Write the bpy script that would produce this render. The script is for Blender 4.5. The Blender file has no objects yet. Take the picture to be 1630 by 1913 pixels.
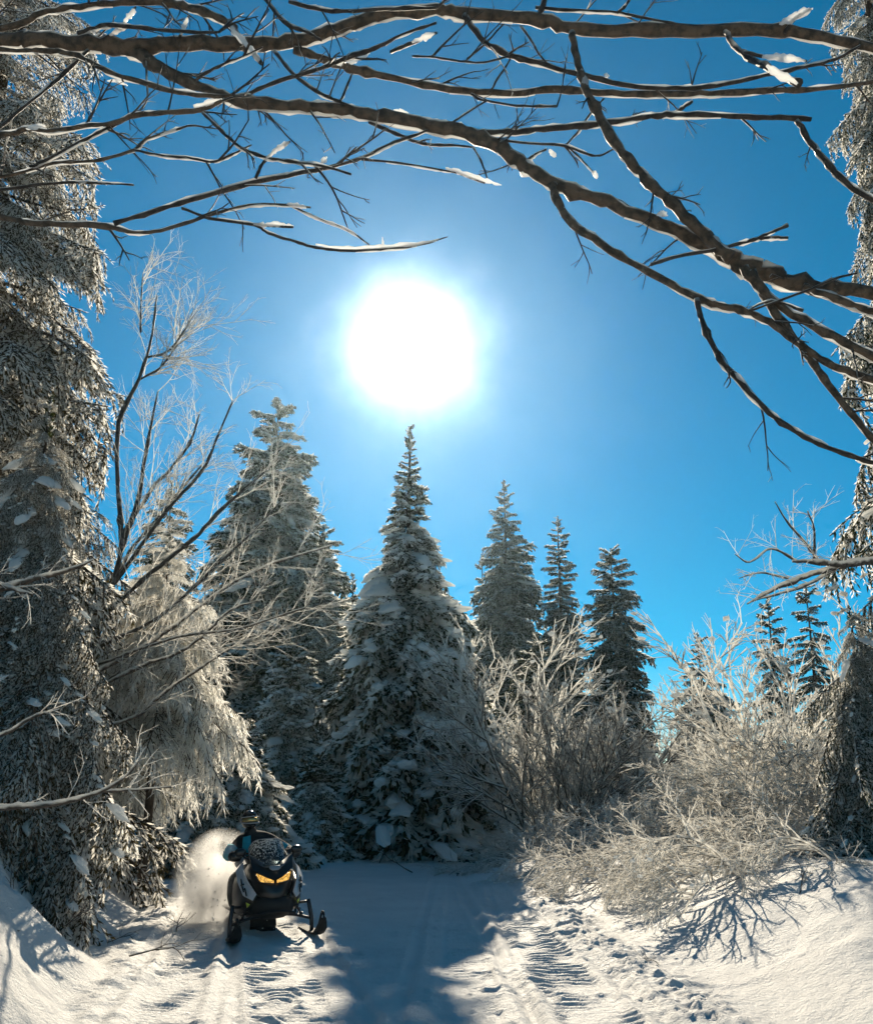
import bpy, bmesh, math, random
import numpy as np
from mathutils import Vector, Matrix, Euler

SC = bpy.context.scene
COL = SC.collection
R = math.radians
PI = math.pi

# ------------------------------------------------------------------ camera
F_PX, W_PX, V0 = 1630.0, 1630.0, 1086.0        # focal length, width and principal row of the 1630 x 1913 picture
PITCH = R(14.2)
CAM = Vector((0.0, 0.0, 1.6))
cam_data = bpy.data.cameras.new('camera')
cam_data.sensor_fit = 'HORIZONTAL'
cam_data.sensor_width = 36.0
cam_data.lens = 36.0
cam_data.shift_y = (V0 - 956.5) / W_PX
cam_data.clip_start = 0.05
cam_data.clip_end = 6000.0
cam = bpy.data.objects.new('camera', cam_data)
COL.objects.link(cam)
cam.location = CAM
cam.rotation_euler = (R(90) + PITCH, 0, 0)
SC.camera = cam

# ------------------------------------------------------------------ sky and sun
SUN_EL, SUN_AZ = R(29.2), R(-1.75)
SUN_DIR = Vector((math.sin(SUN_AZ) * math.cos(SUN_EL), math.cos(SUN_AZ) * math.cos(SUN_EL), math.sin(SUN_EL)))
world = bpy.data.worlds.new('World')
SC.world = world
world.use_nodes = True
nt = world.node_tree
nt.nodes.clear()
def N(kind, tree=None, **kw):
    n = (tree or nt).nodes.new(kind)
    for k, v in kw.items():
        setattr(n, k, v)
    return n
out = N('ShaderNodeOutputWorld')
sky = N('ShaderNodeTexSky', sky_type='NISHITA')
sky.sun_disc = False
sky.sun_elevation = SUN_EL
sky.sun_rotation = SUN_AZ
sky.altitude = 900
sky.air_density = 1.0
sky.dust_density = 0.2
sky.ozone_density = 3.0
SKY_STRENGTH = 0.0500
gam = N('ShaderNodeGamma'); gam.inputs[1].default_value = 1.08
hs = N('ShaderNodeHueSaturation'); hs.inputs['Saturation'].default_value = 1.75; hs.inputs['Value'].default_value = 1.0; hs.inputs['Hue'].default_value = 0.480
bg = N('ShaderNodeBackground'); bg.inputs[1].default_value = SKY_STRENGTH
nt.links.new(sky.outputs[0], gam.inputs[0])
nt.links.new(gam.outputs[0], hs.inputs['Color'])
nt.links.new(hs.outputs[0], bg.inputs[0])
# lens bloom round the sun, added to the sky as a glow
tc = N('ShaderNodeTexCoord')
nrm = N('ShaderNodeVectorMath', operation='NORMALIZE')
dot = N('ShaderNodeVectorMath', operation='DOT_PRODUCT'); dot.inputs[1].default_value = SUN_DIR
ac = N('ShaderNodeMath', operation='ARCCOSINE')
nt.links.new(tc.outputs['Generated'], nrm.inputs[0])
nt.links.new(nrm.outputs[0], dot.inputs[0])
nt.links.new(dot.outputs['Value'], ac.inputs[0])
# noise on the angle makes the added bloom ragged
bloom_noise = N('ShaderNodeTexNoise'); bloom_noise.inputs['Scale'].default_value = 16.0; bloom_noise.inputs['Detail'].default_value = 4.0
nt.links.new(nrm.outputs[0], bloom_noise.inputs['Vector'])
bloom_map = N('ShaderNodeMapRange'); bloom_map.inputs['From Min'].default_value = 0.3; bloom_map.inputs['From Max'].default_value = 0.7; bloom_map.inputs['To Min'].default_value = 0.91; bloom_map.inputs['To Max'].default_value = 1.09
nt.links.new(bloom_noise.outputs['Fac'], bloom_map.inputs['Value'])
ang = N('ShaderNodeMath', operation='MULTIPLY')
nt.links.new(ac.outputs[0], ang.inputs[0]); nt.links.new(bloom_map.outputs[0], ang.inputs[1])
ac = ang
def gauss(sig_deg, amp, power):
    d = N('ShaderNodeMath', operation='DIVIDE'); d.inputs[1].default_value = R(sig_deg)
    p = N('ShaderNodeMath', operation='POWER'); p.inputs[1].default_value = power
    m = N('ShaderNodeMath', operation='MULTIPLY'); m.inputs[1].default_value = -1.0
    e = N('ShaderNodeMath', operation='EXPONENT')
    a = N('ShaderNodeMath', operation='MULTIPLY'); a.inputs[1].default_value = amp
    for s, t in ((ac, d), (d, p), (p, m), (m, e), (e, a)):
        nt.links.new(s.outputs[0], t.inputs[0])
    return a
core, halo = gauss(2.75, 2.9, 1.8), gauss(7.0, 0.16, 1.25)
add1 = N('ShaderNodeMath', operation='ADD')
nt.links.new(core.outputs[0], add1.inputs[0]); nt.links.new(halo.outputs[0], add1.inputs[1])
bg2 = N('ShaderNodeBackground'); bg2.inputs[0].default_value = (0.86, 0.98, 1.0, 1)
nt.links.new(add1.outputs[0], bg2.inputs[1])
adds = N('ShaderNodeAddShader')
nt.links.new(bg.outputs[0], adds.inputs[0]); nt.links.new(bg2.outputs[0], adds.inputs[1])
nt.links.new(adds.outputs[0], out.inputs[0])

sun_data = bpy.data.lights.new('sun', 'SUN')
sun_data.energy = 5.0
sun_data.angle = R(0.5)
sun_data.color = (1.0, 0.87, 0.67)
sun = bpy.data.objects.new('sun', sun_data)
COL.objects.link(sun)
sun.location = SUN_DIR * 50
sun.rotation_euler = (-SUN_DIR).to_track_quat('-Z', 'Y').to_euler()

SC.view_settings.view_transform = 'Standard'
SC.view_settings.look = 'None'
SC.view_settings.gamma = 1.0
SC.view_settings.use_curve_mapping = False
SC.view_settings.exposure = 0.68
cy = SC.cycles
cy.max_bounces = 12
cy.diffuse_bounces = 5
cy.glossy_bounces = 2
cy.transmission_bounces = 8
cy.transparent_max_bounces = 16
cy.volume_bounces = 1
cy.sample_clamp_indirect = 6.0
cy.use_denoising = True

# ------------------------------------------------------------------ helpers
def at(u, v, Y):
    """World point at world distance Y in front of the camera seen at picture position u, v (1630 x 1913)."""
    x, y = (u - 815.0) / F_PX, (V0 - v) / F_PX
    d = Vector((x, math.cos(PITCH) - y * math.sin(PITCH), math.sin(PITCH) + y * math.cos(PITCH)))
    return CAM + d * (Y / d.y)

def depth_of(p):
    """Distance along the optical axis, for turning pixels into metres."""
    return (p.y - CAM.y) * math.cos(PITCH) + (p.z - CAM.z) * math.sin(PITCH)

def hash2(ix, iy, seed):
    h = (ix.astype(np.int64) * 374761393 + iy.astype(np.int64) * 668265263 + seed * 1442695041) & 0x7fffffff
    h = ((h ^ (h >> 13)) * 1274126177) & 0x7fffffff
    h = h ^ (h >> 16)
    return (h & 0xffff) / 65535.0

def vnoise(x, y, seed=0):
    x = np.asarray(x, float); y = np.asarray(y, float)
    ix, iy = np.floor(x), np.floor(y)
    fx, fy = x - ix, y - iy
    fx = fx * fx * (3 - 2 * fx); fy = fy * fy * (3 - 2 * fy)
    a = hash2(ix, iy, seed); b = hash2(ix + 1, iy, seed); c = hash2(ix, iy + 1, seed); d = hash2(ix + 1, iy + 1, seed)
    return (a * (1 - fx) + b * fx) * (1 - fy) + (c * (1 - fx) + d * fx) * fy - 0.5

def fbm(x, y, seed=0, octs=3):
    s, a = 0, 1.0
    for i in range(octs):
        s = s + a * vnoise(x * 2 ** i, y * 2 ** i, seed + i * 17)
        a *= 0.5
    return s

def sstep(a, b, x):
    t = np.clip((x - a) / (b - a), 0, 1)
    return t * t * (3 - 2 * t)

class Buf:
    """Collects vertices, triangles and quads (with a material slot each) for one mesh."""
    def __init__(s):
        s.v = []; s.t = []; s.q = []; s.n = 0
    def add(s, v, t=None, q=None, mt=0):
        v = np.asarray(v, float).reshape(-1, 3)
        if t is not None and len(t):
            t = np.asarray(t, int).reshape(-1, 3) + s.n
            s.t.append((t, np.full(len(t), mt)))
        if q is not None and len(q):
            q = np.asarray(q, int).reshape(-1, 4) + s.n
            s.q.append((q, np.full(len(q), mt)))
        s.v.append(v); s.n += len(v)
    def mesh(s, name, mats, smooth=False):
        me = bpy.data.meshes.new(name)
        V = np.concatenate(s.v) if s.v else np.zeros((0, 3))
        T = np.concatenate([a for a, _ in s.t]) if s.t else np.zeros((0, 3), int)
        Q = np.concatenate([a for a, _ in s.q]) if s.q else np.zeros((0, 4), int)
        MT = np.concatenate([b for _, b in s.t] + [b for _, b in s.q]) if (s.t or s.q) else np.zeros(0, int)
        loops = np.concatenate([T.ravel(), Q.ravel()]).astype(np.int32)
        starts = np.concatenate([np.arange(len(T)) * 3, len(T) * 3 + np.arange(len(Q)) * 4]).astype(np.int32)
        me.vertices.add(len(V)); me.vertices.foreach_set('co', V.ravel().astype(np.float32))
        me.loops.add(len(loops)); me.loops.foreach_set('vertex_index', loops)
        me.polygons.add(len(starts)); me.polygons.foreach_set('loop_start', starts)
        for m in (mats if isinstance(mats, (list, tuple)) else [mats]):
            me.materials.append(m)
        me.polygons.foreach_set('material_index', MT.astype(np.int32))
        me.polygons.foreach_set('use_smooth', np.full(len(starts), smooth))
        me.update(calc_edges=True)
        me.validate()
        return me

def tag(o, label=None, cat=None, group=None, kind=None):
    if label: o['label'] = label
    if cat: o['category'] = cat
    if group: o['group'] = group
    if kind: o['kind'] = kind
    return o

def link(name, data, parent=None, loc=None, rot=None, scale=None):
    o = bpy.data.objects.new(name, data)
    COL.objects.link(o)
    if parent is not None: o.parent = parent
    if loc is not None: o.location = loc
    if rot is not None: o.rotation_euler = rot
    if scale is not None: o.scale = (scale,) * 3 if isinstance(scale, (int, float)) else scale
    return o

def thing(name, label, cat, loc, rot=(0, 0, 0), group=None):
    return tag(link(name, None, None, loc, rot), label, cat, group)

def catmull(P, per=4):
    """Smooth curve through the points (columns: x, y, z, radius...)."""
    P = np.asarray(P, float)
    if len(P) < 3:
        t = np.linspace(0, 1, per + 1)[:, None]
        return P[0] * (1 - t) + P[-1] * t
    Q = np.vstack([2 * P[0] - P[1], P, 2 * P[-1] - P[-2]])
    outp = []
    for i in range(1, len(Q) - 2):
        p0, p1, p2, p3 = Q[i - 1], Q[i], Q[i + 1], Q[i + 2]
        for k in range(per):
            t = k / per
            outp.append(0.5 * ((2 * p1) + (-p0 + p2) * t + (2 * p0 - 5 * p1 + 4 * p2 - p3) * t * t + (-p0 + 3 * p1 - 3 * p2 + p3) * t ** 3))
    outp.append(Q[-2])
    return np.array(outp)

def tube(buf, C, rad, n=6, mt=0, cap=True, squash=None, phase=0.0):
    """Tube along the points C with radius per point."""
    C = np.asarray(C, float); m = len(C)
    rad = np.broadcast_to(np.asarray(rad, float), (m,))
    T = np.gradient(C, axis=0)
    T /= np.linalg.norm(T, axis=1)[:, None] + 1e-9
    up = np.array([0, 0, 1.0]) if abs(T[:, 2]).mean() < 0.8 else np.array([1.0, 0, 0])
    A = np.cross(T, up); A /= np.linalg.norm(A, axis=1)[:, None] + 1e-9
    B = np.cross(A, T)
    ang = np.arange(n) * 2 * PI / n + phase
    sq = 1.0 if squash is None else squash
    V = C[:, None, :] + rad[:, None, None] * (np.cos(ang)[None, :, None] * A[:, None, :] + sq * np.sin(ang)[None, :, None] * B[:, None, :])
    i = np.arange(m - 1)[:, None] * n; j = np.arange(n)[None, :]; j2 = (j + 1) % n
    q = np.stack([i + j, i + j2, i + n + j2, i + n + j], axis=-1).reshape(-1, 4)
    V = V.reshape(-1, 3)
    t = None
    if cap:
        V = np.vstack([V, C[0], C[-1]])
        jj = np.arange(n); k = (jj + 1) % n
        t = np.vstack([np.stack([k, jj, np.full(n, m * n)], 1), np.stack([(m - 1) * n + jj, (m - 1) * n + k, np.full(n, m * n + 1)], 1)])
    buf.add(V, t, q, mt)

def blob(buf, c, r, mt=0, rng=None, seg=8, rings=5, rough=0.15):
    """Lumpy ellipsoid with centre c and radii r."""
    th = np.linspace(0, PI, rings + 2)[1:-1]; ph = np.arange(seg) * 2 * PI / seg
    u = np.stack([np.sin(th)[:, None] * np.cos(ph), np.sin(th)[:, None] * np.sin(ph), np.repeat(np.cos(th)[:, None], seg, 1)], -1).reshape(-1, 3)
    u = np.vstack([u, [[0, 0, 1], [0, 0, -1]]])
    if rng is not None:
        u = u * (1 + rough * (rng.random((len(u), 1)) - 0.5) * 2)
    V = np.asarray(c) + u * np.asarray(r)
    i = np.arange(rings - 1)[:, None] * seg; j = np.arange(seg)[None, :]; k = (j + 1) % seg
    q = np.stack([i + j, i + seg + j, i + seg + k, i + k], -1).reshape(-1, 4)
    jj = np.arange(seg); kk = (jj + 1) % seg; nn = rings * seg
    t = np.vstack([np.stack([jj, kk, np.full(seg, nn)], 1), np.stack([(rings - 1) * seg + kk, (rings - 1) * seg + jj, np.full(seg, nn + 1)], 1)])
    buf.add(V, t, q, mt)

# ------------------------------------------------------------------ materials
def material(name):
    m = bpy.data.materials.new(name); m.use_nodes = True
    m.node_tree.nodes.clear()
    return m, m.node_tree

def noise_mix(t, c1, c2, scale, detail=3.0, lo=0.4, hi=0.6, coord='Object'):
    tcn = N('ShaderNodeTexCoord', t)
    nz = N('ShaderNodeTexNoise', t); nz.inputs['Scale'].default_value = scale; nz.inputs['Detail'].default_value = detail
    rp = N('ShaderNodeMapRange', t); rp.inputs['From Min'].default_value = lo; rp.inputs['From Max'].default_value = hi
    mx = N('ShaderNodeMix', t, data_type='RGBA')
    mx.inputs['A'].default_value = (*c1, 1); mx.inputs['B'].default_value = (*c2, 1)
    t.links.new(tcn.outputs[coord], nz.inputs['Vector'])
    t.links.new(nz.outputs['Fac'], rp.inputs['Value'])
    t.links.new(rp.outputs[0], mx.inputs['Factor'])
    return mx.outputs['Result'], nz, tcn

def bumped(t, height_out, strength, dist):
    b = N('ShaderNodeBump', t); b.inputs['Strength'].default_value = strength; b.inputs['Distance'].default_value = dist
    t.links.new(height_out, b.inputs['Height'])
    return b.outputs['Normal']

def principled(t, col_out=None, col=None, rough=0.6, spec=0.4, metallic=0.0, normal=None):
    p = N('ShaderNodeBsdfPrincipled', t)
    if col_out is not None: t.links.new(col_out, p.inputs['Base Color'])
    elif col is not None: p.inputs['Base Color'].default_value = (*col, 1)
    p.inputs['Roughness'].default_value = rough
    p.inputs['Specular IOR Level'].default_value = spec
    p.inputs['Metallic'].default_value = metallic
    if normal is not None: t.links.new(normal, p.inputs['Normal'])
    return p

def finish(t, sh):
    o = N('ShaderNodeOutputMaterial', t)
    t.links.new(sh.outputs[0], o.inputs['Surface'])

def plain(name, col, rough=0.5, spec=0.5, metallic=0.0, vary=0.25, scale=9.0):
    m, t = material(name)
    c, nz, _ = noise_mix(t, col, tuple(x * (1 - vary) for x in col), scale, 4, 0.35, 0.65)
    finish(t, principled(t, c, rough=rough, spec=spec, metallic=metallic))
    return m

def leafy(name, c1, c2, trans, tcol, scale=3.0, rough=0.6, porous=0.0):
    """Thin needles or frost that let part of the light through."""
    m, t = material(name)
    c, _, _ = noise_mix(t, c1, c2, scale, 3, 0.35, 0.65)
    d = N('ShaderNodeBsdfDiffuse', t); t.links.new(c, d.inputs[0])
    tr = N('ShaderNodeBsdfTranslucent', t); tr.inputs[0].default_value = (*tcol, 1)
    mx = N('ShaderNodeMixShader', t); mx.inputs[0].default_value = trans
    t.links.new(d.outputs[0], mx.inputs[1]); t.links.new(tr.outputs[0], mx.inputs[2])
    if porous:
        tp = N('ShaderNodeBsdfTransparent', t)
        m2 = N('ShaderNodeMixShader', t); m2.inputs[0].default_value = porous
        t.links.new(mx.outputs[0], m2.inputs[1]); t.links.new(tp.outputs[0], m2.inputs[2])
        mx = m2
    finish(t, mx)
    return m

M = {}
M['needle'] = leafy('spruce_needles', (0.022, 0.034, 0.018), (0.048, 0.046, 0.022), 0.25, (0.07, 0.08, 0.025))
M['frost'] = leafy('hoar_frost', (0.88, 0.86, 0.81), (0.82, 0.80, 0.76), 0.74, (0.99, 0.97, 0.91), 5.0, porous=0.28)
M['snow_pad'] = leafy('branch_snow', (0.86, 0.87, 0.88), (0.80, 0.81, 0.83), 0.65, (0.95, 0.94, 0.90), 4.0)
M['needle_brown'] = leafy('brown_olive_needles', (0.050, 0.042, 0.022), (0.085, 0.060, 0.030), 0.3, (0.10, 0.08, 0.03))
M['frost_thin'] = leafy('thin_hoar_frost', (0.88, 0.86, 0.81), (0.82, 0.80, 0.76), 0.75, (0.98, 0.96, 0.90), 5.0, porous=0.25)
M['bark'] = plain('bark', (0.085, 0.062, 0.045), 0.9, 0.2, 0, 0.5, 14)

def frosted_bark(name, bark, zlo, zhi, nscale, amount=1.0, porous=0.0):
    """Bark with snow and rime lying on what faces up."""
    m, t = material(name)
    c, nz, tcn = noise_mix(t, bark, (bark[0] * 0.28, bark[1] * 0.30, bark[2] * 0.28), 26, 6, 0.42, 0.62)
    geo = N('ShaderNodeNewGeometry', t)
    sep = N('ShaderNodeSeparateXYZ', t); t.links.new(geo.outputs['Normal'], sep.inputs[0])
    n2 = N('ShaderNodeTexNoise', t); n2.inputs['Scale'].default_value = nscale; n2.inputs['Detail'].default_value = 3
    t.links.new(tcn.outputs['Object'], n2.inputs['Vector'])
    a = N('ShaderNodeMath', t, operation='MULTIPLY_ADD'); a.inputs[1].default_value = 1.75; a.inputs[2].default_value = -0.8
    t.links.new(n2.outputs['Fac'], a.inputs[0])
    s = N('ShaderNodeMath', t, operation='ADD')
    t.links.new(sep.outputs['Z'], s.inputs[0]); t.links.new(a.outputs[0], s.inputs[1])
    rp = N('ShaderNodeMapRange', t); rp.inputs['From Min'].default_value = zlo; rp.inputs['From Max'].default_value = zhi; rp.inputs['To Max'].default_value = amount
    t.links.new(s.outputs[0], rp.inputs['Value'])
    nb = N('ShaderNodeTexNoise', t); nb.inputs['Scale'].default_value = 45; nb.inputs['Detail'].default_value = 5; nb.inputs['Roughness'].default_value = 0.7
    t.links.new(tcn.outputs['Object'], nb.inputs['Vector'])
    p = principled(t, c, rough=0.6, spec=0.4, normal=bumped(t, nb.outputs['Fac'], 0.9, 0.02))
    d = N('ShaderNodeBsdfDiffuse', t); d.inputs[0].default_value = (0.88, 0.86, 0.82, 1)
    tr = N('ShaderNodeBsdfTranslucent', t); tr.inputs[0].default_value = (0.97, 0.95, 0.90, 1)
    sn = N('ShaderNodeMixShader', t); sn.inputs[0].default_value = 0.68
    t.links.new(d.outputs[0], sn.inputs[1]); t.links.new(tr.outputs[0], sn.inputs[2])
    tp = N('ShaderNodeBsdfTransparent', t)
    sn2 = N('ShaderNodeMixShader', t); sn2.inputs[0].default_value = porous
    t.links.new(sn.outputs[0], sn2.inputs[1]); t.links.new(tp.outputs[0], sn2.inputs[2])
    mx = N('ShaderNodeMixShader', t)
    t.links.new(rp.outputs[0], mx.inputs[0]); t.links.new(p.outputs[0], mx.inputs[1]); t.links.new(sn2.outputs[0], mx.inputs[2])
    finish(t, mx)
    return m
M['twig'] = frosted_bark('frosted_twig', (0.075, 0.055, 0.042), -1.0, -0.2, 12.0, porous=0.2)
M['twig_dark'] = frosted_bark('lightly_frosted_twig', (0.050, 0.038, 0.030), 0.2, 0.9, 9.0)
m, t = material('clear_white_ice')
ic_, nz, tcn = noise_mix(t, (0.90, 0.91, 0.92), (0.80, 0.82, 0.84), 30, 3)
d = N('ShaderNodeBsdfDiffuse', t); t.links.new(ic_, d.inputs[0])
tr = N('ShaderNodeBsdfTranslucent', t); tr.inputs[0].default_value = (0.99, 0.98, 0.95, 1)
gl = N('ShaderNodeBsdfGlossy', t); gl.inputs['Roughness'].default_value = 0.25; gl.inputs[0].default_value = (0.9, 0.9, 0.9, 1)
tp = N('ShaderNodeBsdfTransparent', t)
a_ = N('ShaderNodeMixShader', t); a_.inputs[0].default_value = 0.75
t.links.new(d.outputs[0], a_.inputs[1]); t.links.new(tr.outputs[0], a_.inputs[2])
b_ = N('ShaderNodeMixShader', t); b_.inputs[0].default_value = 0.30
t.links.new(a_.outputs[0], b_.inputs[1]); t.links.new(tp.outputs[0], b_.inputs[2])
c_ = N('ShaderNodeMixShader', t); c_.inputs[0].default_value = 0.10
t.links.new(b_.outputs[0], c_.inputs[1]); t.links.new(gl.outputs[0], c_.inputs[2])
finish(t, c_); M['ice'] = m
M['limb'] = frosted_bark('bare_limb_bark', (0.115, 0.080, 0.052), 0.42, 0.80, 6.0)
M['twig_half'] = frosted_bark('half_frosted_branch', (0.085, 0.062, 0.046), -0.35, 0.35, 11.0)
# ------------------------------------------------------------------ snow ground
def trail_left(y):
    return np.interp(y, [0, 7, 9.5, 12, 15, 18, 21, 26], [-2.3, -2.7, -3.4, -4.0, -4.6, -5.6, -8.5, -14.0])
def trail_right(y):
    return np.interp(y, [0, 7, 10, 13, 16, 20, 26], [2.7, 2.35, 2.1, 1.9, 1.9, 3.2, 9.0])

def ground_z(x, y):
    x = np.asarray(x, float); y = np.asarray(y, float)
    xl, xr = trail_left(y), trail_right(y)
    dl = xl - x + 0.35 * vnoise(y / 1.1, x * 0 + 3, 5); dr = x - xr + 0.4 * vnoise(y / 1.4, x * 0 + 8, 9)
    on = (1 - sstep(-0.6, 0.4, dl)) * (1 - sstep(-0.9, 0.3, dr))
    z = 0.05 * fbm(x / 3.0, y / 3.0, 2) + 0.22 * fbm(x / 14, y / 14, 4) * sstep(14, 40, np.hypot(x, y))
    near = 1 - sstep(20, 28, y)
    # banks beside the trail
    z = z + near * (1.0 * sstep(0.0, 1.5, dl) + 0.10 * sstep(-0.05, 0.25, dl))
    z = z + near * (0.42 * sstep(0.0, 1.9, dr) + 0.30 * sstep(1.5, 4.5, dr))
    z = z + near * sstep(0.0, 1.5, dl) * (0.42 * fbm(x / 0.9, y / 0.9, 21) + 0.20 * fbm(x / 0.32, y / 0.32, 22))
    z = z + near * sstep(0.2, 2.0, dr) * 0.22 * fbm(x / 1.5, y / 1.5, 31)
    # smooth wind-rounded mounds on the right bank
    for mx, my, mr, mh in ((5.0, 11.0, 1.7, 0.30), (6.6, 9.0, 1.6, 0.22), (4.0, 13.5, 1.6, 0.25), (6.5, 14.5, 2.0, 0.35), (2.6, 17.0, 1.2, 0.42), (1.9, 19.6, 1.1, 0.34), (3.6, 19.0, 1.3, 0.4), (-4.7, 10.4, 0.9, 0.35), (-3.75, 8.2, 0.6, 0.28)):
        z = z + mh * np.exp(-((x - mx) ** 2 + (y - my) ** 2) / mr ** 2)
    # the snow rises gently beneath the trees beyond the trail
    z = z + 0.6 * sstep(24, 40, y) + 2.4 * sstep(40, 150, np.hypot(x, y))
    # shovelled-up crumbs along the right edge of the trail
    berm = np.exp(-((dr + 0.25) / 0.35) ** 2) * near
    z = z + berm * (0.06 + 0.11 * np.maximum(fbm(x / 0.16, y / 0.16, 41), -0.1) + 0.05 * fbm(x / 0.06, y / 0.06, 42))
    berm2 = np.exp(-((dl + 0.25) / 0.30) ** 2) * near
    z = z + berm2 * (0.05 + 0.08 * np.maximum(fbm(x / 0.2, y / 0.2, 51), -0.1))
    # packed trail: caterpillar prints, ski grooves and crumbs
    def strip(xc, hw, amp, per, ph):
        d = np.abs(x - xc)
        mk = (1 - sstep(hw * 0.85, hw, d)) * on
        rip = np.sin(2 * PI * (y + 0.05 * vnoise(x / 0.2, y / 0.3, 61)) / per + ph)
        br = sstep(-0.25, 0.3, vnoise(x / 0.22, y / 0.35, 63 + int(hw * 100)))
        return mk * (amp * np.sign(rip) * np.abs(rip) ** 0.6 * br - 0.022)
    def groove(xc, w, dep):
        d = (x - xc) / w
        return on * dep * (-np.exp(-d * d) + 0.55 * np.exp(-(np.abs(d) - 1.9) ** 2 / 0.5))
    x1 = -1.05 - 0.235 * (y - 7.1) + 0.01 * (y - 7.1) ** 2 * 0.2
    x2 = -2.05 - 0.20 * (y - 7.1)
    x3 = 1.25 - 0.03 * (y - 7.1)
    x4 = 0.25 + 0.02 * (y - 7.1)
    tr = strip(x1, 0.36, 0.030, 0.125, 0) + strip(x2, 0.26, 0.018, 0.11, 1) + strip(x3, 0.33, 0.027, 0.125, 2) + strip(x4, 0.28, 0.014, 0.12, 3)
    for g, w, dd in ((x1 - 0.45, 0.055, 0.03), (x1 + 0.62, 0.05, 0.022), (x2 - 0.45, 0.06, 0.03), (x2 + 0.40, 0.05, 0.03), (x3 - 0.50, 0.06, 0.035), (x3 + 0.45, 0.07, 0.04), (x4 + 0.5, 0.05, 0.02), (x4 - 0.55, 0.05, 0.02)):
        tr = tr + groove(g, w, dd)
    z = z + tr * (1 - sstep(17, 24, y)) * 1.0
    z = z + on * 0.08 * np.maximum(vnoise(x / 0.07, y / 0.07, 71) - 0.12, 0) * sstep(-0.1, 0.3, vnoise(x / 0.6, y / 0.9, 72))
    z = z + (0.012 * vnoise(x / 0.09, y / 0.09, 73) + 0.016 * fbm(x / 0.22, y / 0.22, 74)) * near
    return z

def gz(x, y):
    return float(ground_z(np.array([x]), np.array([y]))[0])

def axis(parts):
    o = []
    for a, b, s in parts:
        o.append(np.arange(a, b - 1e-6, s))
    o.append([parts[-1][1]])
    return np.concatenate(o)
gx = axis([(-140, -40, 10), (-40, -12, 1.0), (-12, -5, 0.12), (-5, 5, 0.035), (5, 12, 0.10), (12, 40, 1.0), (40, 140, 10)])
gy = axis([(-60, -10, 10), (-10, 5.5, 0.5), (5.5, 7, 0.06), (7, 13, 0.026), (13, 19, 0.06), (19, 30, 0.2), (30, 60, 1.0), (60, 170, 10)])
GX, GY = np.meshgrid(gx, gy)
GZ = ground_z(GX, GY)
gb = Buf()
nx, ny = len(gx), len(gy)
i = np.arange(ny - 1)[:, None] * nx; j = np.arange(nx - 1)[None, :]
gb.add(np.stack([GX, GY, GZ], -1), None, np.stack([i + j, i + j + 1, i + nx + j + 1, i + nx + j], -1).reshape(-1, 4))
m, t = material('snow_ground')
c, nz, tcn = noise_mix(t, (0.71, 0.70, 0.68), (0.63, 0.62, 0.605), 1.3, 5, 0.3, 0.7)
n1 = N('ShaderNodeTexNoise', t); n1.inputs['Scale'].default_value = 24; n1.inputs['Detail'].default_value = 6; n1.inputs['Roughness'].default_value = 0.65
n2 = N('ShaderNodeTexNoise', t); n2.inputs['Scale'].default_value = 130; n2.inputs['Detail'].default_value = 2
t.links.new(tcn.outputs['Object'], n1.inputs['Vector']); t.links.new(tcn.outputs['Object'], n2.inputs['Vector'])
ad = N('ShaderNodeMath', t, operation='MULTIPLY_ADD'); ad.inputs[1].default_value = 0.25
t.links.new(n2.outputs['Fac'], ad.inputs[0]); t.links.new(n1.outputs['Fac'], ad.inputs[2])
p = principled(t, c, rough=0.6, spec=0.14, normal=bumped(t, ad.outputs[0], 0.8, 0.05))
finish(t, p)
M['snow'] = m
ground = tag(link('snow_ground', gb.mesh('snow_ground', m, True)), kind='structure')

# ------------------------------------------------------------------ thin haze added to veil the treetops like sun glare
hz = Buf()
x0, x1, y0, y1, z0, z1 = -145.0, 145.0, -65.0, 175.0, -2.0, 30.0
hz.add([(x0, y0, z0), (x1, y0, z0), (x1, y1, z0), (x0, y1, z0), (x0, y0, z1), (x1, y0, z1), (x1, y1, z1), (x0, y1, z1)], None,
       [(0, 3, 2, 1), (4, 5, 6, 7), (0, 1, 5, 4), (1, 2, 6, 5), (2, 3, 7, 6), (3, 0, 4, 7)])
m, t = material('glare_haze')
pv = N('ShaderNodeVolumePrincipled', t)
pv.inputs['Color'].default_value = (0.60, 0.85, 1.0, 1)
pv.inputs['Density'].default_value = 0.00026
pv.inputs['Anisotropy'].default_value = 0.82
oo = N('ShaderNodeOutputMaterial', t); t.links.new(pv.outputs[0], oo.inputs['Volume'])
haze = tag(link('haze', hz.mesh('haze', [m])), kind='stuff')
# ------------------------------------------------------------------ conifers
def blades(buf, P, D, L, Wd, rng, mt, fold=0.25):
    """Small folded leaf-like sprays: base P, direction D, length L, width Wd (arrays)."""
    n = len(P)
    if n == 0: return
    D = D / (np.linalg.norm(D, axis=1)[:, None] + 1e-9)
    r = rng.normal(size=(n, 3)); r[:, 2] *= 0.6
    S = np.cross(D, np.cross(r, D) + 1e-6); S /= np.linalg.norm(S, axis=1)[:, None] + 1e-9
    U = np.cross(S, D)
    L = L[:, None]; Wd = Wd[:, None]
    mid = P + D * L * 0.45
    V = np.stack([P, mid + S * Wd * 0.5 - U * Wd * fold, P + D * L, mid - S * Wd * 0.5 - U * Wd * fold], 1).reshape(-1, 3)
    k = np.arange(n)[:, None] * 4
    buf.add(V, np.concatenate([k + [0, 1, 2], k + [0, 2, 3]]), None, mt)

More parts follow.
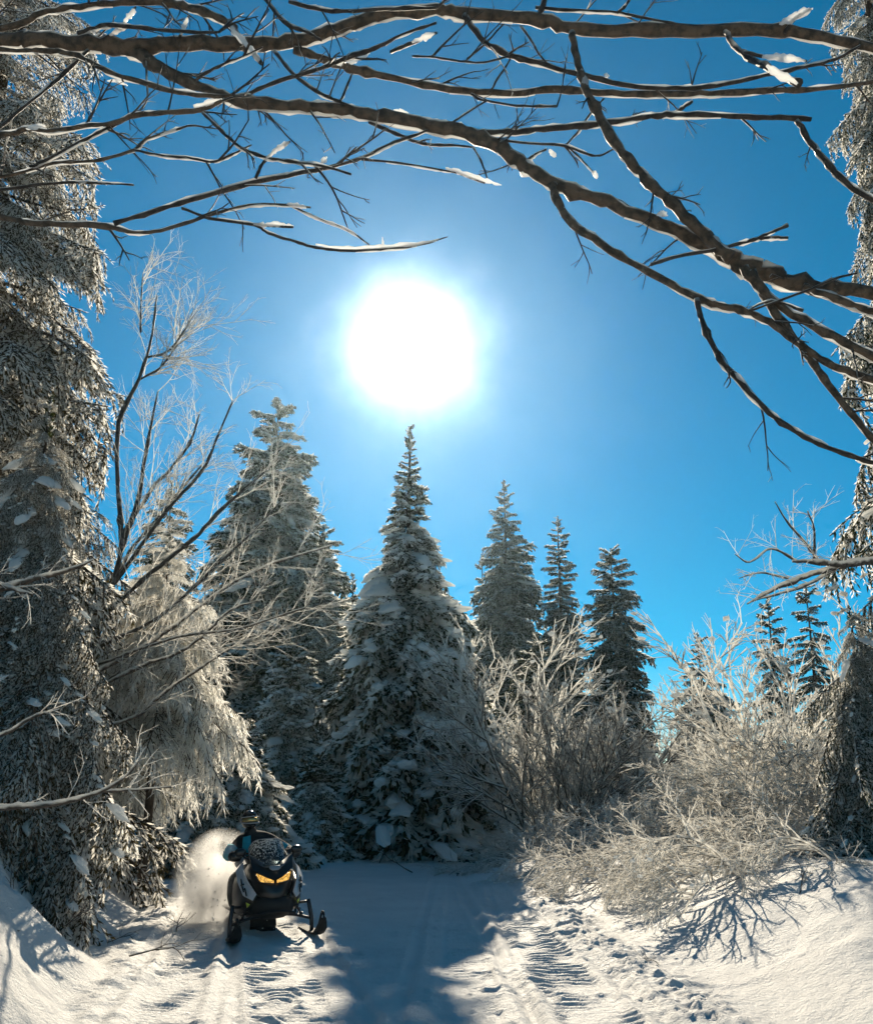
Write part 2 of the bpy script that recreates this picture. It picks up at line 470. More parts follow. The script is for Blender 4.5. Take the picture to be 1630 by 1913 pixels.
def strands(buf, P, D, L, Rd, rng, mt, sag=0.3):
    """Thin rime feathers, bent downwards."""
    n = len(P)
    if n == 0: return
    D = D / (np.linalg.norm(D, axis=1)[:, None] + 1e-9)
    r = rng.normal(size=(n, 3))
    A = np.cross(D, r); A /= np.linalg.norm(A, axis=1)[:, None] + 1e-9
    B = np.cross(D, A)
    L = L[:, None]; Rd = Rd[:, None]
    mid = P + D * L * 0.55
    tip = P + D * L; tip[:, 2] -= sag * L[:, 0]
    mid[:, 2] -= sag * 0.25 * L[:, 0]
    V = np.stack([P - Rd * A, P + Rd * A, mid - Rd * A + Rd * 0.5 * B, mid + Rd * A + Rd * 0.5 * B, tip], 1).reshape(-1, 3)
    k = np.arange(n)[:, None] * 5
    buf.add(V, k + [2, 3, 4], k + [0, 1, 3, 2], mt)

def bough_mesh(name, seed, droop=0.25, nsec=15, seclen=0.50, hang=0.14, step=0.032, bl=0.090, bw=0.036, frost=0.5, snow=0, mode='blade', rmul=1.0, thin=False, sub=0, reps=3, brown=False):
    """One spruce bough of unit length along +X: woody axis, side shoots, needle sprays and the frost on them."""
    rng = np.random.default_rng(seed)
    b = Buf()
    s = np.linspace(0, 1, 12)
    wob = rng.normal() * 0.05
    ax = np.stack([s, wob * np.sin(s * 3), -droop * s ** 1.6 + 0.10 * np.maximum(s - 0.75, 0)], 1)
    tube(b, ax, 0.016 * (1 - 0.8 * s) * rmul, 4, 2, cap=False)
    twigs = [(ax, 1.0)]
    for k in range(nsec):
        f = 0.10 + 0.86 * (k + rng.random() * 0.6) / nsec
        for sd in (-1, 1):
            l = seclen * (1.12 - f) ** 0.8 * (0.75 + 0.5 * rng.random()) * (0.5 + 0.5 * min(1, f / 0.25))
            a = R(52 - 16 * f) + rng.normal() * 0.10
            p0 = np.array([np.interp(f, s, ax[:, i]) for i in range(3)])
            u = np.linspace(0, 1, 6)[:, None]
            d = np.array([math.cos(a), sd * math.sin(a), 0])
            pts = p0 + d * l * u
            pts[:, 2] -= (hang * (0.5 + rng.random()) * u[:, 0] ** 1.5) + droop * 0.5 * l * u[:, 0]
            tube(b, pts, 0.006 * (1 - 0.7 * u[:, 0]) * rmul, 3, 2, cap=False)
            twigs.append((pts, l))
    if sub:
        for pts, l in list(twigs[1:]):
            for k in range(sub):
                f = 0.15 + 0.8 * (k + rng.random() * 0.7) / sub
                p0 = np.array([np.interp(f, np.linspace(0, 1, 6), pts[:, i]) for i in range(3)])
                d = pts[-1] - pts[0]; d /= np.linalg.norm(d)
                lat = np.cross(d, [0, 0, 1.0]) * (1 if k % 2 else -1)
                dd = d * 0.75 + lat * (0.5 + 0.3 * rng.random()) + rng.normal(size=3) * 0.15
                dd[2] -= hang * 2.0
                l3 = l * 0.42 * (1.1 - f) * (0.7 + 0.6 * rng.random()) + 0.02
                u = np.linspace(0, 1, 4)[:, None]
                q = p0 + dd * l3 * u; q[:, 2] -= hang * l3 * u[:, 0] ** 2
                twigs.append((q, l3))
    for pts, l in twigs:
        seg = np.linalg.norm(np.diff(pts, axis=0), axis=1).sum()
        n = max(3, int(seg / step))
        f = (np.arange(n) + rng.random(n) * 0.8) / n
        if l == 1.0: f = 0.12 + 0.88 * f
        idx = np.linspace(0, 1, len(pts))
        P = np.stack([np.interp(f, idx, pts[:, i]) for i in range(3)], 1)
        T = np.gradient(pts, axis=0)
        TT = np.stack([np.interp(f, idx, T[:, i]) for i in range(3)], 1)
        TT /= np.linalg.norm(TT, axis=1)[:, None]
        for rep in range(reps):
            j = rng.normal(size=(n, 3)) * (0.55 if mode == 'blade' else 0.8)
            if mode in ('strand', 'weep'):
                j[:, 2] -= 0.9 if mode == 'strand' else 1.5
                L = bl * (0.6 + 0.9 * rng.random(n))
                fr = rng.random(n) < frost
                D = TT * 0.7 + j
                strands(b, P[fr], D[fr], L[fr], bw * (0.7 + 0.6 * rng.random(fr.sum())), rng, 1)
                nf = ~fr
                blades(b, P[nf], D[nf] * 1.0, L[nf] * 0.8, bw * 1.7 * np.ones(nf.sum()), rng, 0)
            else:
                sd = np.where(rng.random(n) < 0.5, -1, 1)
                lat = np.cross(TT, [0, 0, 1.0]) * sd[:, None]
                D = TT + lat * (0.35 + 0.5 * rng.random((n, 1))) + j * 0.5
                L = bl * (0.6 + 0.8 * rng.random(n))
                W = bw * (0.7 + 0.6 * rng.random(n))
                fr = rng.random(n) < frost
                up = np.array([0, 0, bw * 0.28])
                blades(b, P[fr] + up, D[fr] + [0, 0, 0.15], L[fr], W[fr], rng, 1)
                nf = ~fr
                blades(b, P[nf] - up * 0.3, D[nf] - [0, 0, 0.1], L[nf] * 1.1, W[nf], rng, 0)
    if snow:
        for k in range(int(snow)):
            pts, l = twigs[rng.integers(0, len(twigs))] if rng.random() < 0.6 else twigs[0]
            f = rng.random() * 0.7 + 0.25
            p = np.array([np.interp(f, np.linspace(0, 1, len(pts)), pts[:, i]) for i in range(3)])
            r = (0.03 + 0.045 * rng.random() ** 2) * (0.42 if sub else 1.25)
            blob(b, p + [0, 0, r * 0.3], (r * (1.5 + rng.random()), r * (0.7 + 0.5 * rng.random()), r * 0.55), 3, rng, 9, 4, 0.42)
    return b.mesh(name, [M['needle_brown' if brown else 'needle'], M['frost_thin' if thin else 'frost'], M['bark'], M['snow_pad']], False)

def pad_mesh(name, seed, ln=0.55, wd=0.10):
    """A long lumpy snow load lying along a bough of unit length."""
    rng = np.random.default_rng(seed)
    b = Buf()
    m = 15; n = 12
    s = np.linspace(0, 1, m)
    w = np.sin(PI * np.clip(s * 0.96 + 0.02, 0, 1)) ** 0.55 * wd * (0.65 + 0.7 * np.interp(s, np.linspace(0, 1, 6), rng.random(6)))
    x = 0.32 + ln * s
    z = -0.25 * x ** 1.6 + 0.03 + 0.012 * rng.normal(size=m)
    ang = np.arange(n) * 2 * PI / n
    S_, A_ = np.meshgrid(s, ang, indexing='ij')
    lump = 1 + 0.55 * vnoise(S_ * 7 + seed, np.cos(A_) * 2.2 + seed, seed) + 0.35 * vnoise(S_ * 15, np.sin(A_) * 4 + seed, seed + 5)
    V = np.stack([np.repeat(x[:, None], n, 1) + 0.02 * rng.normal(size=(m, n)) * (w[:, None] > 0.02),
                  0.02 * rng.normal(size=(m, 1)) + w[:, None] * np.cos(ang) * lump,
                  z[:, None] + w[:, None] * np.where(np.sin(ang) > 0, 0.55, 0.30) * np.sin(ang) * lump], -1)
    i = np.arange(m - 1)[:, None] * n; j = np.arange(n)[None, :]; k = (j + 1) % n
    q = np.stack([i + j, i + n + j, i + n + k, i + k], -1).reshape(-1, 4)
    b.add(V, None, q)
    return b.mesh(name, [M['snow_pad']], True)

PADS = [pad_mesh('snow_pad', 900 + k, 0.38 + 0.08 * k, 0.11 + 0.025 * (k % 3)) for k in range(6)]
BOUGH = {
    'tuft': [bough_mesh('bough', 60 + k, droop=0.05 + 0.05 * k, nsec=6, seclen=0.45, step=0.06, bl=0.20, bw=0.085, frost=0.30, hang=0.05, rmul=1.6) for k in range(4)],
    'mid': [bough_mesh('bough', 100 + k, droop=0.18 + 0.05 * k, frost=0.42, snow=2) for k in range(6)],
    'dark': [bough_mesh('bough', 130 + k, droop=0.12 + 0.05 * k, frost=0.26, nsec=13, seclen=0.46) for k in range(4)],
    'snowy': [bough_mesh('bough', 160 + k, droop=0.28 + 0.06 * k, frost=0.54, snow=12, hang=0.16) for k in range(5)],
    'fine': [bough_mesh('bough', 200 + k, droop=0.22 + 0.06 * k, nsec=14, seclen=0.40, step=0.014, bl=0.030, bw=0.0072, frost=0.62, hang=0.17, rmul=0.9, sub=7, reps=2, brown=True) for k in range(5)],
    'clump': [bough_mesh('bough', 240 + k, droop=0.30 + 0.06 * k, nsec=13, seclen=0.38, step=0.013, bl=0.034, bw=0.0105, frost=0.60, snow=14, hang=0.16, sub=6, reps=2) for k in range(5)],
    'laden': [bough_mesh('bough', 260 + k, droop=0.34 + 0.07 * k, nsec=13, seclen=0.42, step=0.012, bl=0.028, bw=0.0078, frost=0.60, snow=9, hang=0.24, rmul=0.9, sub=7, reps=2, brown=True) for k in range(5)],
    'weep': [bough_mesh('bough', 280 + k, droop=0.40 + 0.08 * k, nsec=10, seclen=0.44, step=0.030, bl=0.075, bw=0.0050, frost=0.84, hang=0.30, mode='strand', rmul=0.9, thin=True, sub=5, reps=2, brown=True) for k in range(5)],
    'shaggy': [bough_mesh('bough', 310 + k, droop=0.42 + 0.08 * k, nsec=13, seclen=0.40, step=0.013, bl=0.038, bw=0.0115, frost=0.56, snow=12, hang=0.26, sub=6, reps=2) for k in range(5)],
}

def trunk_mesh(h, r, seed, bend=0.0):
    rng = np.random.default_rng(seed)
    s = np.linspace(0, 1, 12)
    b = Buf()
    P = np.stack([bend * np.sin(s * 2.5) + 0.01 * rng.normal(size=12), 0.01 * rng.normal(size=12), s * h - 0.25 * (1 - s)], 1)
    tube(b, P, r * (1 - 0.93 * s) * np.where(s < 0.05, 1.2, 1), 8, 0)
    return b.mesh('trunk', [M['bark']], True)

def spruce(label, u, v, Y, prof, nb, kind='mid', pads=0, seed=1, group=None, lean=(0, 0), name='spruce_tree', top=None, tips=1, back=1.0, power=0.78, zmin=0.0, rt=None, pitch0=-8, pitch1=38, jitter=0.14, padmax=2.2):
    """A spruce whose tip is seen at u, v at distance Y; prof lists (picture row, half width in pixels)."""
    rng = np.random.default_rng(seed)
    tip = at(u, v, Y)
    x, y = tip.x, Y
    z0 = gz(x, y) - 0.1
    H = tip.z - z0
    root = thing(name, label, 'tree', (x, y, z0), (lean[1], lean[0], rng.random() * 0.0), group)
    link('trunk', trunk_mesh(H, rt or (0.05 + 0.012 * H), seed), root)
    hs_ = np.array([at(u, pv, Y).z - z0 for pv, _ in prof]); ws = np.array([pw * depth_of(at(u, pv, Y)) / F_PX for pv, pw in prof])
    o = np.argsort(hs_); hs_, ws = hs_[o], ws[o]
    ms = BOUGH[kind]
    ga = rng.random() * 6
    pad_ids = set(rng.choice(nb, size=min(pads, nb), replace=False).tolist()) if pads else set()
    k = 0
    for n in range(nb):
        f = (n + 0.5) / nb
        tz = (1 - f ** power)
        h = zmin + (H - zmin) * tz
        rad = float(np.interp(h, hs_, ws))
        ga += 2.399963 + rng.normal() * 0.25
        yaw = ga
        if math.sin(yaw) > 0.25 and rng.random() > back:      # far side thinned to let sun through to the near boughs
            yaw = -yaw + rng.normal() * 0.2
        up = pitch0 + (pitch1 - pitch0) * max(0, (h / H - 0.62) / 0.38) ** 1.3
        pt = R(up + rng.normal() * 7)
        L = max(0.22, rad * 1.10 * (1.0 + rng.normal() * jitter) / max(0.5, math.cos(pt)))
        me = ms[rng.integers(0, len(ms))] if L > 0.75 or kind in ('fine', 'laden', 'weep', 'clump', 'shaggy') else BOUGH['tuft'][rng.integers(0, 4)]
        zz = h + max(0.0, -math.sin(pt)) * L * 0.35
        bo = link('bough', me, root, (0, 0, min(zz, H - 0.02)), (rng.normal() * 0.22, -pt, yaw), L)
        if n in pad_ids and L > 0.5:
            link('snow_pad', PADS[rng.integers(0, len(PADS))], bo, (0.12 * (1 - min(1.0, padmax / L)), 0, 0.01), None, min(1.0, padmax / L))
    # leader shoots at the very tip
    for q in range(tips):
        lb = Buf()
        n = 60
        hz = rng.random(n) ** 0.8
        a = rng.random(n) * 6.28
        P = np.stack([np.zeros(n), np.zeros(n), H - 0.9 * (1 - hz) * min(1, H / 8)], 1)
        D = np.stack([np.cos(a), np.sin(a), 0.9 + 0 * a], 1)
        fr = rng.random(n) < 0.4
        LL = (0.10 + 0.22 * (1 - hz)) * min(1, H / 10)
        blades(lb, P[fr], D[fr], LL[fr], LL[fr] * 0.4, rng, 1); blades(lb, P[~fr], D[~fr], LL[~fr], LL[~fr] * 0.45, rng, 0)
        link('leader', lb.mesh('leader', [M['needle'], M['frost']], False), root)
    return root

# --- the trees beyond the trail
spruce('tall symmetrical snow-laden spruce standing directly below the sun', 765, 797, 29, [(797, 2), (850, 10), (900, 23), (1000, 42), (1055, 74), (1075, 92), (1150, 100), (1300, 140), (1450, 185), (1600, 235)], 300, 'snowy', 150, 11, rt=0.28)
spruce('broad round-topped tall spruce behind the bare sapling, left of the sun', 520, 757, 44, [(757, 8), (790, 30), (830, 36), (860, 52), (950, 70), (1000, 92), (1080, 112), (1200, 130), (1400, 150)], 300, 'mid', 50, 12, rt=0.3, jitter=0.22)
spruce('spruce with a ragged top crowding the right flank of the broad round-topped spruce', 604, 985, 41, [(985, 8), (1000, 18), (1050, 26), (1150, 38), (1300, 64), (1500, 90)], 240, 'mid', 20, 13)
spruce('small slender spire spruce in the notch left of the tallest middle spruce', 659, 1072, 37, [(1072, 3), (1100, 10), (1140, 24), (1200, 42), (1350, 62), (1500, 85)], 130, 'mid', 20, 14)
spruce('dark slender spruce with a sharp spire, tallest one right of the sun', 941, 897, 55, [(897, 3), (950, 17), (1000, 28), (1050, 44), (1110, 60), (1250, 78), (1400, 90)], 290, 'dark', 12, 15)
spruce('small dark spire peeking out just left of the tallest right-hand spruce', 900, 1034, 57, [(1034, 3), (1060, 10), (1110, 18), (1250, 34), (1400, 50)], 80, 'dark', 0, 16)
spruce('narrow dark spruce like a column, second spire right of the sun', 1041, 965, 50, [(965, 3), (1000, 13), (1050, 22), (1090, 28), (1150, 36), (1250, 46), (1400, 56)], 240, 'dark', 8, 17)
spruce('dark spruce with twin tips above the frosted shrubs', 1140, 1026, 45, [(1026, 9), (1045, 22), (1080, 32), (1150, 44), (1200, 50), (1300, 56), (1450, 66)], 230, 'dark', 8, 18)
spruce('stubby dark-topped spruce rising alone above the frosted shrubs on the right', 1302, 1182, 42, [(1182, 8), (1200, 13), (1238, 15), (1250, 30), (1290, 48), (1340, 62), (1450, 75)], 110, 'mid', 8, 19)
spruce('dark narrow spruce seen through the twigs near the right edge', 1432, 1118, 40, [(1118, 8), (1140, 17), (1200, 26), (1350, 42), (1480, 60)], 110, 'dark', 4, 20)
spruce('blunt dark spruce farthest right behind the tangle of frosted twigs', 1503, 1092, 42, [(1092, 10), (1110, 20), (1160, 28), (1300, 45), (1450, 60)], 100, 'dark', 4, 21)
spruce('frosted spruce half hidden behind the bare sapling on the left', 322, 898, 60, [(898, 6), (930, 20), (1000, 40), (1100, 62), (1250, 85), (1500, 120)], 170, 'mid', 10, 22)
# --- shorter snow-laden spruces in front of them
spruce('young snow-laden spruce right behind the snowmobile rider', 455, 1335, 22, [(1335, 6), (1400, 40), (1470, 75), (1540, 100), (1610, 130)], 150, 'snowy', 36, 23)
spruce('young dark snow-dusted spruce at the far left end of the trail clearing', 370, 1385, 21, [(1385, 6), (1430, 40), (1500, 75), (1610, 105)], 120, 'snowy', 24, 24)
spruce('low snow-draped spruce at the left foot of the tallest middle spruce', 590, 1410, 26, [(1410, 8), (1450, 36), (1510, 70), (1600, 95)], 120, 'snowy', 46, 25)
spruce('mid-sized frosted spruce between the rider and the tallest middle spruce', 545, 1200, 30, [(1180, 6), (1230, 28), (1330, 60), (1450, 90), (1600, 120)], 150, 'snowy', 36, 26)
spruce('snow-draped spruce at the right foot of the tallest middle spruce', 905, 1300, 31, [(1300, 6), (1350, 34), (1420, 60), (1500, 84), (1600, 100)], 150, 'snowy', 40, 27)
spruce('dark spruce behind the bare dark-stemmed shrub', 1000, 1185, 34, [(1185, 6), (1250, 34), (1350, 60), (1450, 80), (1600, 100)], 140, 'dark', 12, 28)
spruce('dark bushy spruce behind the left end of the frosted shrub bank', 1120, 1290, 31, [(1290, 6), (1340, 40), (1430, 66), (1560, 96)], 130, 'dark', 10, 29)
# ------------------------------------------------------------------ tall conifers framing the view
spruce('tall feathery rime-coated conifer rising along the left edge of the photo', 71, -300, 13, [(-300, 20), (-100, 120), (100, 165), (450, 240), (700, 280), (1000, 345), (1300, 400), (1600, 440)], 280, 'fine', 0, 41, back=0.1, name='conifer_tree', rt=0.3, pitch0=-14, pitch1=10, power=0.8)
spruce('rime-coated conifer filling in low behind the left-edge one', 70, 600, 17.5, [(600, 8), (720, 70), (900, 150), (1100, 215), (1300, 260), (1600, 300)], 260, 'fine', 0, 42, back=0.3, name='conifer_tree', rt=0.2, pitch0=-14, pitch1=20)
spruce('snow-burdened young spruce with hanging boughs on the left snow bank', 95, 740, 10.2, [(740, 10), (850, 60), (1000, 130), (1200, 215), (1400, 290), (1550, 320), (1680, 300)], 170, 'laden', 70, 43, back=0.0, padmax=0.7, rt=0.11, pitch0=-32, pitch1=10, zmin=0.5)
spruce('weeping young conifer with cream-lit hanging sprays, left of the rider', 318, 985, 15.5, [(985, 8), (1060, 40), (1130, 80), (1220, 135), (1300, 165), (1400, 165), (1500, 130)], 90, 'weep', 0, 44, back=0.0, zmin=3.0, name='conifer_tree', rt=0.10, pitch0=-2, pitch1=30)
spruce('smaller weeping conifer tucked between the left tree wall and the cream-lit one', 236, 1075, 17, [(1075, 8), (1140, 45), (1220, 90), (1300, 120), (1400, 140), (1500, 130)], 90, 'weep', 0, 47, back=0.0, name='conifer_tree', rt=0.09, pitch0=-2, pitch1=30, zmin=1.6)
spruce('tall snow-clotted spruce cut off by the right edge of the photo', 1575, -300, 14, [(-300, 20), (0, 72), (100, 80), (250, 105), (500, 125), (930, 170), (1200, 240), (1400, 310), (1600, 350)], 300, 'shaggy', 40, 45, back=0.6, padmax=0.7, rt=0.26, pitch0=-26, pitch1=5, power=0.75, jitter=0.26)
spruce('dark shaggy young spruce at the right edge with boughs hanging to the snowbank', 1585, 1130, 12.6, [(1130, 8), (1220, 60), (1320, 95), (1450, 125), (1560, 140), (1660, 110)], 110, 'shaggy', 30, 46, back=0.3, padmax=0.6, rt=0.09, pitch0=-30, pitch1=5, zmin=0.5, jitter=0.34)

# ------------------------------------------------------------------ bare, frosted shrubs
def grow(buf, p, d, L, r, lev, spec, rng, mt=0):
    """A branch and, through spec (children, length ratio, spread, droop per level), its side branches."""
    n = 6 if lev == 0 else (5 if lev == 1 else 3)
    d = d / np.linalg.norm(d)
    pts = [np.array(p, float)]; dirs = [d]
    sl = L / (n - 1)
    kids, ratio, spread, droop, kink = spec[min(lev, len(spec) - 1)]
    for k in range(n - 1):
        d = d + rng.normal(size=3) * kink + np.array([0, 0, -droop * (k + 0.5) / n])
        d /= np.linalg.norm(d)
        pts.append(pts[-1] + d * sl); dirs.append(d)
    pts = np.array(pts); dirs = np.array(dirs)
    f = np.linspace(0, 1, n)
    if lev <= 1:
        C = catmull(np.column_stack([pts, r * (1 - 0.6 * f)]), 2)
        tube(buf, C[:, :3], C[:, 3], 5 if lev == 0 else 4, mt, cap=False)
    else:
        tube(buf, pts, r * (1 - 0.45 * f), 3, mt, cap=False, phase=rng.random() * 6)
    if lev + 1 < len(spec):
        for k in range(kids):
            g = 0.18 + 0.80 * (k + rng.random()) / kids
            q = np.array([np.interp(g, f, pts[:, i]) for i in range(3)])
            dd = np.array([np.interp(g, f, dirs[:, i]) for i in range(3)])
            rv = rng.normal(size=3); rv -= dd * rv.dot(dd) / dd.dot(dd); rv /= np.linalg.norm(rv)
            a = spread * (0.7 + 0.6 * rng.random())
            nd = dd / np.linalg.norm(dd) * math.cos(a) + rv * math.sin(a)
            grow(buf, q, nd, L * ratio * (1.15 - 0.5 * g) * (0.7 + 0.6 * rng.random()), r * (0.70 - 0.15 * g), lev + 1, spec, rng, mt)

def stem_mesh(seed, tilt, spec, r=0.022, mat='twig', L=1.0):
    rng = np.random.default_rng(seed)
    b = Buf()
    grow(b, (0, 0, 0), np.array([math.sin(tilt), 0, math.cos(tilt)]), L, r, 0, spec, rng)
    if mat == 'twig':                                        # rime and snow caught in the forks
        V = np.concatenate(b.v)
        for p in V[rng.choice(len(V), 20)]:
            q = 0.008 + 0.010 * rng.random()
            blob(b, p + [0, 0, q * 0.4], (q * 1.5, q * 1.2, q * 0.8), 1, rng, 6, 3, 0.3)
    return b.mesh('stem', [M[mat], M['snow_pad']], True)

ARCH = [(10, 0.50, 0.70, 0.60, 0.05), (7, 0.46, 0.62, 0.45, 0.07), (3, 0.50, 0.55, 0.30, 0.10), (0, 0, 0, 0.2, 0.12)]
UPR = [(10, 0.48, 0.58, 0.08, 0.04), (6, 0.48, 0.55, 0.06, 0.06), (4, 0.45, 0.55, 0.05, 0.10), (0, 0, 0, 0.1, 0.12)]
LOW = [(10, 0.50, 0.60, 0.95, 0.05), (6, 0.46, 0.60, 0.60, 0.08), (3, 0.50, 0.55, 0.4, 0.12), (0, 0, 0, 0.3, 0.12)]
STEM = {
    'arch': [stem_mesh(300 + k, R(20 + 8 * k), ARCH, 0.0150) for k in range(6)],
    'up': [stem_mesh(320 + k, R(8 + 5 * k), UPR, 0.0115, 'twig') for k in range(5)],
    'dark': [stem_mesh(340 + k, R(8 + 6 * k), UPR, 0.0120, 'twig_half') for k in range(4)],
    'low': [stem_mesh(360 + k, R(50 + 6 * k), LOW, 0.0150) for k in range(5)],
}

def shrub(label, u, Y, height, n, kind='arch', seed=1, group=None, spread=0.4, name='frosted_shrub', v=1600, yaw=None, fan=PI):
    rng = np.random.default_rng(seed)
    x = at(u, v, Y).x
    root = thing(name, label, 'shrub', (x, Y, gz(x, Y) - 0.05), (0, 0, 0), group)
    a0 = rng.random() * 6.28 if yaw is None else yaw
    for k in range(n):
        a = a0 + (2 * fan) * ((k + rng.random() * 0.6) / n - 0.5)
        rr = spread * rng.random() ** 0.5
        link('stem', STEM[kind][rng.integers(0, len(STEM[kind]))], root, (rr * math.cos(a), rr * math.sin(a), 0),
             (rng.normal() * 0.12, rng.normal() * 0.12, a), height * (0.80 if kind == 'low' else 0.57 if kind == 'arch' else 0.62) * (0.75 + 0.45 * rng.random()))
    return root

bank = 'frosted shrubs massed on the right bank'
for q in [
    # label, u, Y, height, stems, kind, seed
    ('frosted shrub at the left end of the bank, in front of the twin-tipped spruce', 1180, 24, 4.0, 7, 'arch', 1),
    ('frosted shrub below the gap of open sky right of the twin-tipped spruce', 1225, 21, 3.4, 7, 'arch', 2),
    ('frosted shrub at the foot of the stubby dark-topped spruce', 1290, 22, 3.7, 7, 'arch', 3),
    ('upright rimed shrub whose pale twigs stand left of the stubby dark top', 1262, 25, 5.2, 7, 'up', 4),
    ('upright rimed shrub whose pale twigs stand right of the stubby dark top', 1350, 25, 5.0, 7, 'up', 5),
    ('dense frosted shrub between the stubby spruce and the narrow dark spruce', 1380, 20, 4.2, 8, 'arch', 6),
    ('dense frosted shrub covering the base of the narrow dark spruce', 1440, 18, 4.3, 8, 'arch', 7),
    ('dense frosted shrub under the blunt dark spruce on the right', 1510, 17, 4.4, 8, 'arch', 8),
    ('frosted shrub leaning out of the snow-clotted spruce at the right edge', 1590, 16.0, 4.2, 8, 'arch', 9),
    ('tall twiggy shrub with snow tufts standing against the sky near the right edge', 1475, 16.5, 5.6, 7, 'up', 10),
    ('lower frosted shrub midway along the bank in front of the dense ones', 1330, 17.5, 2.6, 8, 'arch', 11),
    ('lower frosted shrub in front of the dense ones, nearer the right edge', 1450, 15, 2.3, 8, 'arch', 12),
    ('lower frosted shrub at the bank edge nearest the dark-stemmed shrub', 1210, 18.5, 2.4, 9, 'arch', 13),
    ('frosted shrub crouching beneath the snow-clotted spruce at the right edge', 1560, 14.0, 2.0, 8, 'arch', 14),
]:
    shrub(*q, group=bank)
fl = 'shrubs bowed down over the right snow bank'
for q in [
    ('shrub bowed flat to the snow, its tips reaching out over the trail', 1150, 15.5, 1.8, 7, 'low', 21, fl, 0.3, 'bowed_shrub', 1600, PI, 1.6),
    ('shrub bowed over in the middle of the right snow bank', 1290, 14.0, 1.6, 6, 'low', 22, fl, 0.3, 'bowed_shrub', 1600, PI * 1.1, 1.8),
    ('shrub bowed over near the right edge, above the smooth snow mound', 1440, 13.2, 1.6, 6, 'low', 23, fl, 0.3, 'bowed_shrub', 1600, PI * 1.1, 1.8),
    ('small shrub bowed low where the blue tree shadow meets the bank', 1060, 17.5, 1.9, 8, 'low', 24, fl, 0.3, 'bowed_shrub', 1600, PI, 2.6),
    ('frost-whitened bowed shrub behind the one that reaches over the trail', 1240, 16.4, 2.0, 7, 'low', 25, fl, 0.3, 'bowed_shrub', 1600, PI, 2.4),
    ('frost-whitened bowed shrub just left of the right-edge spruce', 1500, 14.4, 1.8, 6, 'low', 26, fl, 0.3, 'bowed_shrub', 1600, PI, 2.2),
    ('long frosted branches arching low over the sunlit snow of the right bank', 1400, 12.0, 1.9, 4, 'low', 27, fl, 0.2, 'bowed_shrub', 1600, PI * 1.05, 1.1),
    ('few thin frosted branches bent down to the berm beside the trail', 1275, 12.6, 1.5, 4, 'low', 28, fl, 0.2, 'bowed_shrub', 1600, PI, 1.3),
    ('low frosted branches bent down at the very right edge of the photo', 1585, 11.6, 1.6, 4, 'low', 29, fl, 0.2, 'bowed_shrub', 1600, PI, 1.3),
]:
    shrub(*q)
mid = 'bare shrubs in the shade of the middle spruces'
for q in [
    ('bare dark-stemmed shrub fanning up in front of the right-hand spruces', 1040, 23.5, 6.4, 6, 'dark', 31, mid),
    ('beige-lit bare shrub with frosted tops right beside the tallest middle spruce', 990, 26.5, 7.8, 8, 'up', 32, mid),
    ('bare shrub arching at the right foot of the tallest middle spruce', 1020, 23.5, 3.0, 7, 'arch', 33, mid),
    ('bare dark shrub rising in front of the twin-tipped spruce', 1095, 23.5, 5.4, 6, 'dark', 34, mid),
    ('small frosted shrub right of the dark-stemmed one at the bank corner', 1120, 21.0, 3.4, 8, 'arch', 35, mid),
    ('low grey shrub sprawled on shaded snow before the tallest middle spruce', 890, 21.0, 1.2, 6, 'low', 36, mid),
    ('low grey shrub sprawled on shaded snow below the dark-stemmed shrub', 985, 20.0, 1.8, 8, 'low', 37, mid),
]:
    shrub(*q, spread=0.5)

# ------------------------------------------------------------------ traced limbs and their twigs
def trace(path, Y0, Y1, per=5):
    """Picture polyline (u, v, width in px) at distances running from Y0 to Y1 -> world points and radii."""
    P = []
    path = np.array(path, float)
    sl = np.concatenate([[0], np.cumsum(np.hypot(np.diff(path[:, 0]), np.diff(path[:, 1])))])
    for (u, v, w), s in zip(path, sl / sl[-1]):
        p = at(u, v, Y0 + (Y1 - Y0) * s)
        P.append([p.x, p.y, p.z, 0.5 * w * depth_of(p) / F_PX])
    return catmull(P, per)

